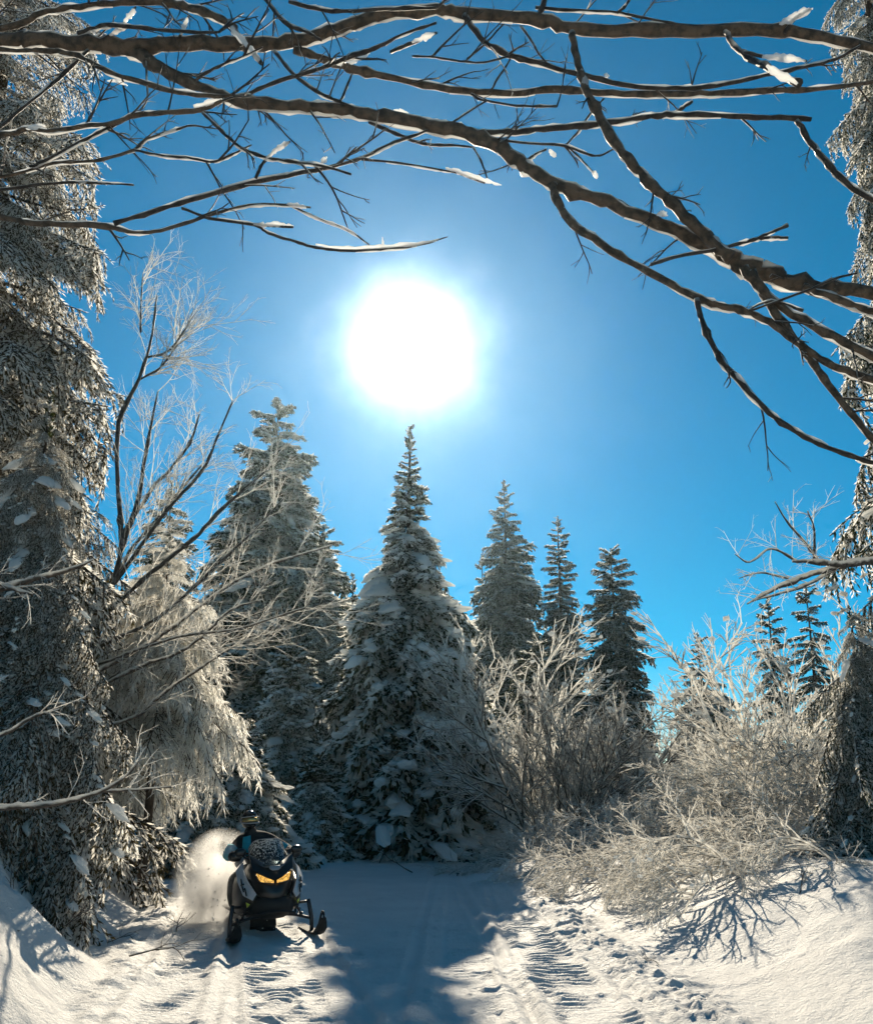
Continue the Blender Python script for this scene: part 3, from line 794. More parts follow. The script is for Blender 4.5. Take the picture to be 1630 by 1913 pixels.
TW = [(3, 0.5, 0.7, 0.04, 0.06), (1, 0.5, 0.7, 0.05, 0.08), (0, 0, 0, 0.05, 0.1)]
def limb(root, path, Y0, Y1, seed, mat='limb', twigs=0, tl=0.35, tr=0.004, tmat='twig_dark', spec=TW, name='limb', bias=(0, 0, 0), sleeves=0, n=8, rims=0):
    rng = np.random.default_rng(seed)
    C = trace(path, Y0, Y1)
    o = np.array(root.location)
    C[:, :3] -= o
    b = Buf()
    C[:, :3] += rng.normal(size=(len(C), 3)) * C[:, 3:4] * 0.13
    rad = C[:, 3] * (1 + 0.10 * rng.normal(size=len(C)))
    for k in range(max(1, len(C) // 7)):                    # knots where twigs once grew
        rad[rng.integers(0, len(C))] *= 1.22
    tube(b, C[:, :3], rad, n, 0)
    ob = link(name, b.mesh(name, [M[mat]], True), root)
    if twigs:
        T = np.gradient(C[:, :3], axis=0)
        for k in range(twigs):
            i = rng.integers(int(len(C) * 0.12), len(C))
            d = T[i] / np.linalg.norm(T[i])
            rv = rng.normal(size=3); rv[1] *= 0.8; rv -= d * rv.dot(d); rv /= np.linalg.norm(rv)
            a = R(25 + 40 * rng.random())
            tb = Buf()
            grow(tb, C[i, :3], d * math.cos(a) + rv * math.sin(a) + np.array(bias), tl * (0.4 + 0.9 * rng.random()), tr * (0.7 + 0.6 * rng.random()), 0, spec, rng)
            link('twig', tb.mesh('twig', [M[tmat]], True), ob)
    for k in range(sleeves):                                 # short sleeves of ice and snow on top of the limb
        i = rng.integers(int(len(C) * 0.1), max(int(len(C) * 0.1) + 1, len(C) - 8)); w = rng.integers(3, 8)
        seg = C[i:i + w + 1]
        if len(seg) < 3: continue
        sb = Buf()
        r = seg[:, 3] * 0.55 + 0.005
        r = r * np.sin(np.linspace(0.25, PI - 0.25, len(seg))) ** 0.5 * (1 + 0.28 * rng.normal(size=len(seg))).clip(0.35)
        tube(sb, seg[:, :3] + np.array([0, 0, 1.0]) * (seg[:, 3] * 0.72)[:, None], r, 8, 0, squash=0.7)
        link('snow_sleeve', sb.mesh('snow_sleeve', [M['ice']], True), ob)
    for k in range(rims):                                    # thin runs of ice frozen along the lower side of the limb
        i = rng.integers(0, max(1, len(C) - 8)); w = rng.integers(5, 14)
        seg = C[i:i + w + 1]
        if len(seg) < 4: continue
        rb = Buf()
        r = (seg[:, 3] * 0.26 + 0.004) * np.sin(np.linspace(0.2, PI - 0.2, len(seg))) ** 0.5 * (1 + 0.3 * rng.normal(size=len(seg))).clip(0.3)
        dn = np.array([0, 0.45, -0.9]) * (1 if rng.random() < 0.75 else -0.9)
        tube(rb, seg[:, :3] + dn * (seg[:, 3] * 0.92)[:, None], r, 6, 0)
        link('ice_rim', rb.mesh('ice_rim', [M['ice']], True), ob)
    return ob

def ice(root, path, Y, seed):
    """One white lump of ice or snow stuck on a twig, traced as u, v, width."""
    rng = np.random.default_rng(seed)
    C = trace(path, Y, Y, 5); C[:, :3] -= np.array(root.location)
    b = Buf()
    n = len(C)
    C[:, :3] += rng.normal(size=(n, 3)) * C[:, 3:4] * 0.12
    tube(b, C[:, :3], C[:, 3] * (0.78 + 0.14 * rng.normal(size=n)).clip(0.4) * np.sin(np.linspace(0.35, PI - 0.2, n)) ** 0.6, 9, 0)
    b.v[-1] = b.v[-1] + rng.normal(size=b.v[-1].shape) * C[:, 3].mean() * 0.045
    link('snow_lump', b.mesh('snow_lump', [M['ice']], True), root)

# bare sapling on the left
sx = at(226, 1029, 12.6)
sap = thing('bare_sapling', 'bare frost-tipped sapling fanning up against the sky on the left', 'tree', (sx.x - 0.3, 12.6, gz(sx.x - 0.3, 12.6)))
SP = [(4, 0.55, 0.55, -0.05, 0.08), (3, 0.5, 0.6, 0.0, 0.12), (0, 0, 0, 0, 0.2)]
k = 0
for path in [
    [(70, 1690, 9), (100, 1500, 9), (150, 1300, 8), (200, 1130, 8), (226, 1029, 9), (224, 960, 10), (220, 900, 8), (222, 790, 8), (260, 705, 7), (282, 637, 5), (293, 552, 3)],
    [(226, 1029, 10), (257, 935, 9), (276, 825, 6), (295, 731, 3)],
    [(229, 997, 7), (290, 905, 7), (314, 881, 6), (354, 828, 5), (372, 775, 3)],
    [(214, 1090, 8), (251, 1038, 8), (314, 950, 7), (376, 881, 6), (408, 812, 4), (434, 750, 3)],
    [(195, 1150, 8), (282, 1070, 8), (361, 1007, 8), (408, 957, 7), (464, 907, 6), (499, 878, 3)],
    [(205, 1105, 8), (243, 1030, 7), (282, 982, 6), (345, 906, 5), (380, 865, 3)],
    [(273, 668, 5), (314, 656, 4), (348, 612, 3)],
    [(260, 709, 5), (298, 687, 4), (332, 643, 3)],
    [(263, 620, 4), (263, 574, 3), (267, 511, 2)],
    [(165, 1262, 9), (260, 1212, 10), (313, 1177, 9), (376, 1130, 8), (439, 1086, 7), (510, 1052, 6), (620, 1018, 3)],
    [(152, 1300, 8), (266, 1243, 8), (329, 1221, 7), (376, 1190, 6), (430, 1140, 5), (490, 1120, 3)],
    [(138, 1372, 8), (250, 1340, 8), (298, 1300, 7), (376, 1246, 6), (440, 1205, 4), (480, 1190, 3)],
    [(178, 1212, 7), (300, 1150, 7), (400, 1060, 6), (480, 985, 4), (530, 930, 3)],
    [(185, 1240, 6), (330, 1190, 6), (440, 1175, 5), (570, 1135, 3)],
]:
    k += 1
    limb(sap, path, 12.6, 12.6 + ((k * 37) % 7 - 3) * 0.25, 500 + k, 'twig_half' if k in (10, 11, 12, 14) else 'twig_dark', 6 if k == 1 else 20, 0.80, 0.0075, 'twig', SP, 'trunk' if k == 1 else 'limb', (0.1, 0, 0.15), 0, 7)

# snowy branches poking in low at the left and at the right edge
lowl = thing('bare_tree', 'snow-lined bare branches reaching in low from the left edge', 'tree', (-4.6, 7.6, gz(-4.6, 7.6)))
LB = Buf(); tube(LB, [(0, 0, -0.3), (0.02, 0, 1.2), (-0.05, 0, 2.6), (0.0, 0, 3.8)], [0.09, 0.08, 0.06, 0.03], 8)
link('trunk', LB.mesh('trunk', [M['limb']], True), lowl)
for k, path in enumerate([
    [(-190, 1530, 16), (0, 1508, 13), (63, 1505, 12), (125, 1497, 11), (188, 1478, 9), (235, 1450, 6), (262, 1418, 3)],
    [(-190, 1150, 18), (0, 1100, 15), (70, 1080, 13), (140, 1060, 8), (175, 1045, 4)],
    [(-190, 1010, 14), (0, 1090, 10), (60, 1110, 6)],
    [(-190, 1390, 12), (-20, 1380, 10), (60, 1340, 7), (110, 1325, 3)],
    [(188, 1478, 7), (240, 1476, 6), (320, 1470, 3)],
]):
    limb(lowl, path, 7.6, 7.4, 560 + k, 'twig_half', 6, 0.35, 0.006, 'twig', TW)
lowr = thing('bare_tree', 'snow-lined bare branch reaching in from the right edge above the shrubs', 'tree', (7.1, 11.6, gz(7.1, 11.6)))
LB = Buf(); tube(LB, [(0, 0, -0.3), (-0.05, 0, 2.2), (0.03, 0, 4.6), (0.0, 0, 7.0)], [0.11, 0.09, 0.07, 0.03], 8)
link('trunk', LB.mesh('trunk', [M['limb']], True), lowr)
for k, path in enumerate([
    [(1775, 1060, 18), (1630, 1047, 16), (1580, 1053, 13), (1530, 1050, 11), (1480, 1048, 6)],
    [(1600, 1053, 9), (1540, 1065, 10), (1480, 1085, 11), (1430, 1108, 8), (1395, 1128, 3)],
    [(1560, 1062, 7), (1500, 1095, 7), (1450, 1110, 5), (1405, 1122, 3)],
    [(1530, 1050, 6), (1500, 1010, 5), (1470, 975, 4), (1447, 937, 2)],
    [(1490, 1050, 6), (1440, 1025, 5), (1400, 1050, 4), (1372, 1035, 2)],
    [(1520, 1045, 5), (1520, 990, 4), (1508, 955, 3)],
    [(1470, 1080, 5), (1420, 1070, 4), (1380, 1080, 2)],
]):
    limb(lowr, path, 11.6, 11.2, 580 + k, 'twig_half', 8, 0.45, 0.006, 'twig', TW)
# ------------------------------------------------------------------ bare branches overhead
lt = thing('overhanging_tree', 'overhanging bare tree whose icy branches reach in from the upper left', 'tree', (-3.55, 3.7, gz(-3.55, 3.7)))
LB = Buf(); tube(LB, [(0, 0, -0.3), (0.03, 0.02, 1.5), (-0.04, 0, 3.2), (0.02, 0, 5.0), (0.1, 0, 6.6)], [0.17, 0.15, 0.13, 0.10, 0.05], 12)
link('trunk', LB.mesh('trunk', [M['limb']], True), lt)
rt_ = thing('overhanging_tree', 'overhanging bare tree whose dark limbs sweep down toward the right edge', 'tree', (3.35, 3.25, gz(3.35, 3.25)))
LB = Buf(); tube(LB, [(0, 0, -0.3), (-0.03, 0.02, 1.3), (0.04, 0, 2.8), (-0.02, 0, 4.2), (-0.1, 0, 5.2)], [0.16, 0.14, 0.12, 0.09, 0.04], 12)
link('trunk', LB.mesh('trunk', [M['limb']], True), rt_)

LEFT = [  # path, Y0, Y1, twigs, sleeves
    ([(-560, 100, 44), (-200, 85, 38), (0, 75, 34), (60, 73, 34), (150, 80, 34), (250, 88, 33), (330, 82, 31), (450, 82, 30), (520, 80, 29), (600, 65, 28), (660, 42, 27), (720, 26, 26), (815, 20, 26), (865, 25, 27), (1015, 37, 28), (1065, 52, 28), (1215, 57, 27), (1415, 55, 27), (1515, 65, 24), (1640, 92, 20), (1760, 120, 12)], 3.7, 3.6, 10, 9),
    ([(215, 86, 28), (260, 100, 30), (300, 130, 27), (390, 170, 26), (460, 190, 27), (560, 198, 27), (640, 205, 27), (720, 220, 29), (815, 236, 31), (880, 250, 32), (930, 272, 33)], 3.68, 3.45, 10, 6),
    ([(548, 92, 18), (600, 108, 18), (640, 124, 17), (700, 138, 16), (815, 162, 15), (940, 175, 15), (1040, 167, 15), (1165, 175, 15), (1265, 175, 15), (1365, 172, 14), (1465, 168, 13), (1565, 162, 10), (1640, 150, 8)], 3.66, 3.9, 8, 5),
    ([(868, 28, 14), (905, 78, 14), (960, 105, 13), (1015, 120, 12), (1090, 140, 12), (1180, 160, 11), (1280, 165, 10), (1350, 157, 9), (1430, 140, 8), (1500, 125, 8), (1560, 110, 7), (1605, 85, 6)], 3.62, 3.4, 6, 3),
    ([(-520, 190, 26), (-200, 230, 17), (0, 250, 12), (50, 240, 11), (100, 245, 11), (160, 235, 11), (210, 230, 10), (250, 215, 11), (300, 210, 11), (375, 205, 11), (415, 188, 8)], 3.7, 3.3, 7, 4),
    ([(378, 210, 8), (415, 245, 8), (450, 275, 7), (500, 295, 7), (550, 302, 7), (610, 312, 7), (655, 325, 5)], 3.32, 3.2, 3, 0),
    ([(212, 417, 11), (280, 397, 11), (350, 375, 11), (475, 340, 12), (550, 325, 11), (615, 312, 9), (675, 295, 8), (725, 270, 8), (780, 250, 7), (815, 238, 6)], 3.25, 3.5, 4, 2),
    ([(-540, 300, 26), (-250, 370, 18), (0, 405, 14), (50, 415, 14), (125, 418, 14), (200, 423, 13), (250, 434, 9), (300, 430, 8), (375, 407, 8), (425, 392, 7), (475, 382, 6), (525, 382, 6), (580, 387, 5)], 3.7, 3.25, 3, 2),
    ([(340, 388, 7), (390, 407, 7), (475, 420, 7), (500, 435, 7), (550, 450, 7), (590, 462, 7), (650, 468, 7), (725, 465, 6), (790, 456, 5), (836, 442, 2)], 3.3, 3.4, 0, 0),
    ([(545, 385, 4), (600, 410, 4), (650, 430, 4), (690, 457, 3)], 3.27, 3.3, 0, 0),
    ([(-530, 290, 20), (-200, 345, 12), (0, 330, 8), (100, 305, 8), (175, 300, 8), (250, 280, 7), (275, 260, 6), (350, 235, 5)], 3.7, 3.35, 6, 1),
    ([(250, 280, 6), (300, 290, 6), (360, 296, 6), (400, 302, 6), (440, 285, 6), (470, 270, 4)], 3.36, 3.3, 2, 1),
    ([(55, 310, 7), (75, 305, 8), (150, 265, 8), (200, 240, 8), (240, 220, 5)], 3.45, 3.4, 2, 0),
    ([(-300, 60, 16), (0, 92, 12), (80, 94, 12), (150, 105, 12), (200, 132, 12), (275, 157, 12), (350, 175, 11), (450, 180, 7)], 3.8, 3.5, 6, 2),
    ([(-300, 80, 18), (0, 52, 14), (75, 25, 14), (150, 12, 14), (225, 5, 14), (300, 4, 16), (350, 12, 18), (400, 30, 18), (440, 52, 14)], 3.9, 3.6, 8, 3),
    ([(166, 92, 8), (110, 145, 8), (50, 195, 7), (0, 237, 6), (-80, 300, 5)], 3.66, 3.5, 3, 0),
    ([(145, 62, 9), (200, 47, 10), (250, 50, 9), (325, 57, 8), (400, 60, 6), (415, 55, 3)], 3.6, 3.45, 3, 1),
    ([(455, 178, 9), (525, 150, 9), (600, 127, 9), (650, 107, 10), (700, 90, 9), (750, 65, 7), (815, 42, 5)], 3.6, 3.3, 4, 2),
    ([(513, 95, 9), (550, 140, 9), (600, 175, 8), (635, 190, 7), (660, 200, 5)], 3.6, 3.5, 2, 0),
    ([(635, 190, 6), (648, 160, 6), (657, 138, 5)], 3.5, 3.5, 0, 0),
    ([(365, 150, 7), (385, 135, 7), (420, 118, 6), (455, 105, 5), (490, 88, 4)], 3.55, 3.4, 2, 0),
    ([(485, -20, 10), (530, 40, 9), (575, 60, 8), (600, 75, 6)], 3.6, 3.5, 2, 0),
    ([(540, 2, 9), (600, 18, 9), (650, 20, 8), (720, 16, 8), (815, 14, 7)], 3.5, 3.5, 3, 2),
    ([(1000, 14, 8), (1070, 19, 7), (1140, 22, 7), (1190, 30, 6), (1270, 46, 4)], 3.62, 3.5, 1, 0),
    ([(1003, 35, 13), (1012, 15, 14), (1022, -20, 14)], 3.62, 3.6, 0, 0),
    ([(1152, 24, 6), (1168, 10, 6), (1182, -12, 5)], 3.55, 3.5, 0, 0),
    ([(675, 297, 6), (750, 305, 5), (815, 316, 5), (850, 322, 5), (905, 342, 4)], 3.4, 3.3, 0, 0),
    ([(690, 228, 9), (740, 250, 8), (790, 268, 7), (840, 271, 6), (885, 275, 5)], 3.55, 3.4, 1, 0),
    ([(884, 275, 5), (898, 300, 5), (910, 333, 4)], 3.4, 3.35, 0, 0),
    ([(880, 175, 6), (900, 186, 6), (965, 197, 6), (1040, 198, 6)], 3.7, 3.5, 1, 0),
    ([(845, 228, 6), (880, 205, 5), (910, 187, 4)], 3.5, 3.6, 0, 0),
    ([(915, 172, 5), (930, 145, 5), (946, 122, 5), (958, 98, 4)], 3.7, 3.6, 0, 0),
    ([(873, 110, 5), (905, 82, 5), (940, 45, 4)], 3.6, 3.6, 0, 0),
    ([(973, 48, 6), (995, 80, 5), (1006, 100, 5), (1020, 116, 3)], 3.6, 3.5, 0, 0),
    ([(770, 104, 4), (815, 107, 5), (860, 114, 5), (905, 116, 5), (950, 104, 4)], 3.6, 3.45, 2, 0),
    ([(273, 100, 5), (274, 145, 5), (275, 185, 4), (262, 205, 4)], 3.65, 3.5, 0, 0),
    ([(1356, 58, 12), (1370, 85, 13), (1405, 110, 15), (1445, 132, 17), (1490, 155, 16)], 3.6, 3.1, 0, 0),
    # twigs that carry the lumps of snow
    ([(-60, 362, 8), (60, 346, 7), (130, 340, 6), (190, 342, 5), (250, 345, 4)], 3.4, 3.4, 0, 0),
    ([(1466, 60, 9), (1478, 40, 9), (1495, 27, 7), (1514, 17, 5)], 3.58, 3.55, 0, 0),
    ([(1390, 96, 8), (1430, 106, 8), (1470, 110, 7), (1506, 114, 5)], 3.3, 3.15, 0, 0),
    ([(330, 82, 8), (340, 58, 7), (351, 30, 5)], 3.66, 3.5, 0, 0),
    ([(222, 56, 8), (240, 30, 7), (254, 12, 5)], 3.6, 3.55, 0, 0),
    ([(195, 72, 7), (222, 57, 6), (240, 50, 5)], 3.64, 3.6, 0, 0),
    ([(730, 96, 8), (772, 79, 8), (815, 60, 6)], 3.6, 3.4, 0, 0),
    ([(478, 332, 8), (490, 306, 7), (515, 281, 6), (542, 264, 5)], 3.3, 3.24, 0, 0),
    ([(428, 40, 12), (450, 72, 13), (470, 96, 12), (488, 118, 8)], 3.6, 3.45, 0, 0),
    ([(455, 417, 7), (500, 421, 7), (548, 424, 5)], 3.31, 3.3, 0, 0),
]
for k, (path, y0, y1, tw, sl) in enumerate(LEFT):
    path = [(u, v, w * 0.80) for u, v, w in path]
    limb(lt, path, y0, y1, 600 + k, 'limb' if path[0][2] > 12 or path[-1][2] > 13 else 'twig_dark', tw, 0.26, 0.0060, 'twig_half' if k % 3 == 0 else 'twig_dark', TW, 'limb' if k < 15 else 'branch', (0, 0, 0.05), sl, rims=(8 if k < 2 else 4) if k < 15 else (1 if k < 27 else 0))
RIGHT = [
    ([(1960, 640, 50), (1760, 575, 44), (1640, 547, 36), (1530, 537, 38), (1450, 517, 44), (1400, 500, 44), (1350, 472, 40), (1280, 440, 31), (1200, 405, 28), (1120, 375, 27), (1040, 345, 28), (980, 308, 31), (930, 272, 33)], 3.25, 3.45, 8, 5),
    ([(1068, 60, 16), (1075, 100, 18), (1090, 150, 20), (1110, 200, 22), (1140, 255, 23), (1180, 305, 24), (1220, 350, 25), (1270, 395, 26), (1320, 440, 27), (1362, 482, 30)], 3.35, 3.27, 7, 4),
    ([(1390, 500, 22), (1420, 540, 21), (1447, 583, 18), (1494, 644, 17), (1536, 705, 17), (1588, 771, 17), (1640, 830, 17), (1800, 990, 17)], 3.27, 3.2, 3, 2),
    ([(1400, 512, 22), (1447, 564, 20), (1541, 620, 20), (1630, 665, 20), (1800, 740, 22)], 3.26, 3.2, 2, 2),
    ([(1500, 535, 16), (1560, 558, 16), (1630, 583, 17), (1800, 630, 20)], 3.27, 3.25, 1, 1),
    ([(1030, 346, 22), (1045, 385, 20), (1080, 425, 19), (1130, 460, 18), (1200, 500, 18), (1270, 540, 18), (1330, 568, 17), (1380, 578, 17), (1437, 602, 17), (1494, 644, 17), (1555, 682, 17), (1630, 710, 18), (1800, 775, 20)], 3.4, 3.15, 4, 3),
    ([(1300, 558, 14), (1315, 610, 14), (1345, 670, 14), (1400, 733, 14), (1447, 780, 13), (1517, 823, 13), (1588, 851, 13), (1640, 866, 13), (1780, 890, 14)], 3.25, 3.1, 4, 3),
    ([(880, 247, 12), (950, 246, 13), (1015, 240, 13), (1115, 232, 13), (1215, 217, 13), (1265, 214, 13), (1365, 217, 12), (1440, 219, 12), (1515, 222, 11)], 3.46, 3.2, 2, 0),
    ([(1488, 224, 13), (1510, 260, 13), (1540, 300, 14), (1575, 338, 14), (1640, 378, 14), (1800, 460, 16)], 3.21, 3.2, 1, 2),
    ([(1253, 213, 7), (1272, 203, 8), (1292, 189, 7)], 3.38, 3.36, 0, 0),
    ([(1215, 494, 9), (1265, 478, 9), (1340, 465, 10), (1380, 455, 9), (1415, 445, 9), (1470, 420, 8)], 3.28, 3.25, 0, 1),
    ([(1412, 446, 8), (1440, 444, 8), (1471, 444, 7)], 3.26, 3.24, 0, 0),
    ([(1500, 580, 7), (1440, 562, 6), (1400, 580, 5), (1500, 545, 6), (1560, 520, 6), (1600, 510, 5)], 3.24, 3.2, 0, 0),
    ([(935, 262, 6), (1000, 268, 6), (1055, 272, 6), (1095, 287, 6), (1120, 290, 5), (1147, 277, 4)], 3.44, 3.4, 1, 0),
    ([(1055, 272, 5), (1080, 245, 5), (1100, 215, 5), (1127, 184, 4)], 3.42, 3.4, 0, 0),
    ([(1060, 273, 5), (1085, 297, 4), (1108, 322, 3)], 3.42, 3.4, 0, 0),
    ([(985, 300, 7), (1000, 288, 6), (1020, 278, 5)], 3.44, 3.4, 0, 0),
]
for k, (path, y0, y1, tw, sl) in enumerate(RIGHT):
    path = [(u, v, w * 0.80) for u, v, w in path]
    limb(rt_, path, y0, y1, 700 + k, 'limb' if path[0][2] > 12 else 'twig_dark', tw, 0.22, 0.0055, 'twig_dark', TW, 'limb' if k < 9 else 'branch', (0, 0, -0.05), sl, rims=6 if k < 9 else 1)
# lumps of ice and snow the photo shows on particular twigs
for k, (path, Y) in enumerate([
    ([(432, 50, 14), (450, 72, 18), (470, 95, 20), (488, 118, 14)], 3.45),
    ([(474, 419, 9), (500, 419, 12), (530, 420, 12), (548, 422, 7)], 3.3),
    ([(590, 457, 8), (650, 464, 11), (710, 462, 12), (770, 456, 11), (815, 449, 6)], 3.38),
    ([(716, 462, 7), (715, 452, 6), (714, 443, 3)], 3.38),
    ([(832, 314, 7), (850, 318, 10), (885, 330, 12), (915, 340, 11), (936, 346, 6)], 3.3),
    ([(498, 294, 9), (515, 280, 13), (530, 270, 14), (540, 266, 8)], 3.24),
    ([(535, 381, 8), (555, 384, 13), (572, 388, 9)], 3.25),
    ([(620, 118, 12), (645, 112, 20), (672, 106, 18), (690, 98, 9)], 3.5),
    ([(770, 78, 9), (790, 70, 16), (812, 62, 12)], 3.4),
    ([(338, 64, 8), (345, 48, 12), (350, 32, 10)], 3.5),
    ([(232, 40, 9), (242, 28, 12), (252, 16, 10)], 3.55),
    ([(205, 66, 8), (222, 56, 11), (238, 52, 9)], 3.6),
    ([(362, 198, 9), (390, 192, 13), (415, 185, 10)], 3.3),
    ([(300, 252, 7), (325, 243, 9), (352, 234, 8)], 3.36),
    ([(130, 338, 8), (180, 341, 9), (248, 344, 6)], 3.4),
    ([(600, 304, 11), (606, 297, 12), (610, 293, 6)], 3.3),
    ([(1425, 105, 12), (1455, 106, 17), (1485, 110, 14), (1504, 113, 8)], 3.15),
    ([(1432, 122, 13), (1455, 138, 20), (1488, 155, 17)], 3.08),
    ([(1455, 44, 11), (1478, 33, 20), (1500, 24, 20), (1516, 16, 10)], 3.55),
    ([(1105, 320, 8), (1112, 328, 13), (1115, 333, 6)], 3.4),
    ([(1026, 280, 9), (1033, 287, 12), (1038, 292, 6)], 3.4),
    ([(1128, 138, 6), (1133, 141, 9), (1137, 143, 5)], 3.45),
    ([(1270, 164, 6), (1285, 160, 10), (1298, 164, 6)], 3.6),
    ([(1226, 402, 8), (1236, 398, 14), (1246, 403, 8)], 3.3),
    ([(50, 240, 8), (68, 236, 12), (85, 234, 9)], 3.4),
    ([(200, 150, 6), (222, 152, 9), (238, 160, 5)], 3.5),
    ([(735, 205, 5), (750, 207, 8), (763, 211, 5)], 3.5),
]):
    ice(lt if k not in (19, 20, 23) else rt_, path, Y, 800 + k)
# ------------------------------------------------------------------ snowmobile and rider
M['black'] = plain('gloss_black_plastic', (0.012, 0.012, 0.013), 0.28, 0.5, 0, 0.3, 6)
M['matt'] = plain('matt_black_rubber', (0.018, 0.018, 0.018), 0.75, 0.3, 0, 0.3, 12)
M['steel'] = plain('dark_steel', (0.05, 0.05, 0.055), 0.4, 0.5, 0.8, 0.3, 12)
M['white_panel'] = plain('white_panel', (0.52, 0.53, 0.55), 0.3, 0.5, 0, 0.12, 7)
M['grey_trim'] = plain('grey_trim', (0.30, 0.31, 0.33), 0.4, 0.5, 0, 0.2, 7)
M['lime'] = plain('lime_trim', (0.45, 0.55, 0.05), 0.4, 0.5, 0, 0.1, 7)
M['jacket'] = plain('black_jacket', (0.014, 0.015, 0.018), 0.85, 0.2, 0, 0.4, 20)
M['trousers'] = plain('charcoal_snow_trousers', (0.045, 0.043, 0.040), 0.85, 0.2, 0, 0.35, 14)
M['teal'] = plain('teal_fabric', (0.012, 0.36, 0.44), 0.7, 0.3, 0, 0.25, 15)
M['helmet'] = plain('helmet_shell', (0.012, 0.012, 0.014), 0.12, 0.6, 0, 0.1, 5)
M['gold'] = plain('gold_goggle_lens', (0.55, 0.40, 0.16), 0.12, 0.7, 0.7, 0.2, 9)
m, t = material('headlight_lens')
tcn = N('ShaderNodeTexCoord', t); vo = N('ShaderNodeTexVoronoi', t); vo.inputs['Scale'].default_value = 42
t.links.new(tcn.outputs['Object'], vo.inputs['Vector'])
rp = N('ShaderNodeMapRange', t); rp.inputs['From Min'].default_value = 0.15; rp.inputs['From Max'].default_value = 0.75; rp.inputs['To Min'].default_value = 0.95; rp.inputs['To Max'].default_value = 0.10
t.links.new(vo.outputs['Distance'], rp.inputs['Value'])
p = principled(t, col=(0.5, 0.3, 0.08), rough=0.15)
p.inputs['Emission Color'].default_value = (1.0, 0.52, 0.10, 1)
t.links.new(rp.outputs[0], p.inputs['Emission Strength'])
finish(t, p); M['lamp'] = m
m, t = material('frost_spattered_windshield')
tcn = N('ShaderNodeTexCoord', t)
vo = N('ShaderNodeTexNoise', t); vo.inputs['Scale'].default_value = 34; vo.inputs['Detail'].default_value = 4; vo.inputs['Roughness'].default_value = 0.7
t.links.new(tcn.outputs['Object'], vo.inputs['Vector'])
sp = N('ShaderNodeSeparateXYZ', t); t.links.new(tcn.outputs['Object'], sp.inputs[0])
ma = N('ShaderNodeMath', t, operation='MULTIPLY_ADD'); ma.inputs[1].default_value = 0.38; ma.inputs[2].default_value = -0.46
t.links.new(sp.outputs['Z'], ma.inputs[0])
ab = N('ShaderNodeMath', t, operation='ADD'); t.links.new(vo.outputs['Fac'], ab.inputs[0]); t.links.new(ma.outputs[0], ab.inputs[1])
rp = N('ShaderNodeMapRange', t); rp.inputs['From Min'].default_value = 0.49; rp.inputs['From Max'].default_value = 0.56
t.links.new(ab.outputs[0], rp.inputs['Value'])
gl = principled(t, col=(0.012, 0.02, 0.024), rough=0.08, spec=0.6)
tp = N('ShaderNodeBsdfTransparent', t); tp.inputs[0].default_value = (0.35, 0.40, 0.42, 1)
mx0 = N('ShaderNodeMixShader', t); mx0.inputs[0].default_value = 0.35
t.links.new(gl.outputs[0], mx0.inputs[1]); t.links.new(tp.outputs[0], mx0.inputs[2])
df = N('ShaderNodeBsdfDiffuse', t); df.inputs[0].default_value = (0.62, 0.62, 0.60, 1)
trn = N('ShaderNodeBsdfTranslucent', t); trn.inputs[0].default_value = (0.75, 0.73, 0.68, 1)
mxs = N('ShaderNodeMixShader', t); mxs.inputs[0].default_value = 0.35
t.links.new(df.outputs[0], mxs.inputs[1]); t.links.new(trn.outputs[0], mxs.inputs[2])
mx = N('ShaderNodeMixShader', t)
t.links.new(rp.outputs[0], mx.inputs[0]); t.links.new(mx0.outputs[0], mx.inputs[1]); t.links.new(mxs.outputs[0], mx.inputs[2])
finish(t, mx); M['screen'] = m

SLED = Vector((at(478, 1756, 11.35).x, 11.9, 0)); SLED.z = gz(SLED.x, SLED.y) - 0.0
YAW = R(21)
SS = 0.87
sled = thing('snowmobile', 'black and white snowmobile with lit amber headlights charging toward the camera', 'snowmobile', SLED, (R(-1.5), R(-2.5), YAW))
sled.scale = (SS, SS, SS)

def part(name, buf, mat, parent=None, smooth=True, sub=0, bevel=0.0):
    o = link(name, buf.mesh(name, [M[x] for x in mat] if isinstance(mat, list) else [M[mat]], smooth), parent or sled)
    if bevel:
        bm_ = o.modifiers.new('bevel', 'BEVEL'); bm_.width = bevel; bm_.segments = 2; bm_.limit_method = 'ANGLE'
    if sub:
        sm = o.modifiers.new('smooth', 'SUBSURF'); sm.levels = sub; sm.render_levels = sub
    return o

def loft(secs, n=16, pw=2.6):
    """Closed body through super-elliptic sections (y, x centre, half width, z low, z high)."""
    b = Buf()
    ang = np.arange(n) * 2 * PI / n
    ca, sa = np.cos(ang), np.sin(ang)
    rings = []
    for y, xc, hw, z0, z1 in secs:
        rings.append(np.stack([xc + hw * np.sign(ca) * np.abs(ca) ** (2 / pw), np.full(n, y), (z0 + z1) / 2 + (z1 - z0) / 2 * np.sign(sa) * np.abs(sa) ** (2 / pw)], 1))
    V = np.vstack(rings); m_ = len(rings)
    i = np.arange(m_ - 1)[:, None] * n; j = np.arange(n)[None, :]; k = (j + 1) % n
    q = np.stack([i + j, i + k, i + n + k, i + n + j], -1).reshape(-1, 4)
    V = np.vstack([V, rings[0].mean(0), rings[-1].mean(0)])
    jj = np.arange(n); kk = (jj + 1) % n
    tt = np.vstack([np.stack([kk, jj, np.full(n, m_ * n)], 1), np.stack([(m_ - 1) * n + jj, (m_ - 1) * n + kk, np.full(n, m_ * n + 1)], 1)])
    b.add(V, tt, q)
    return b

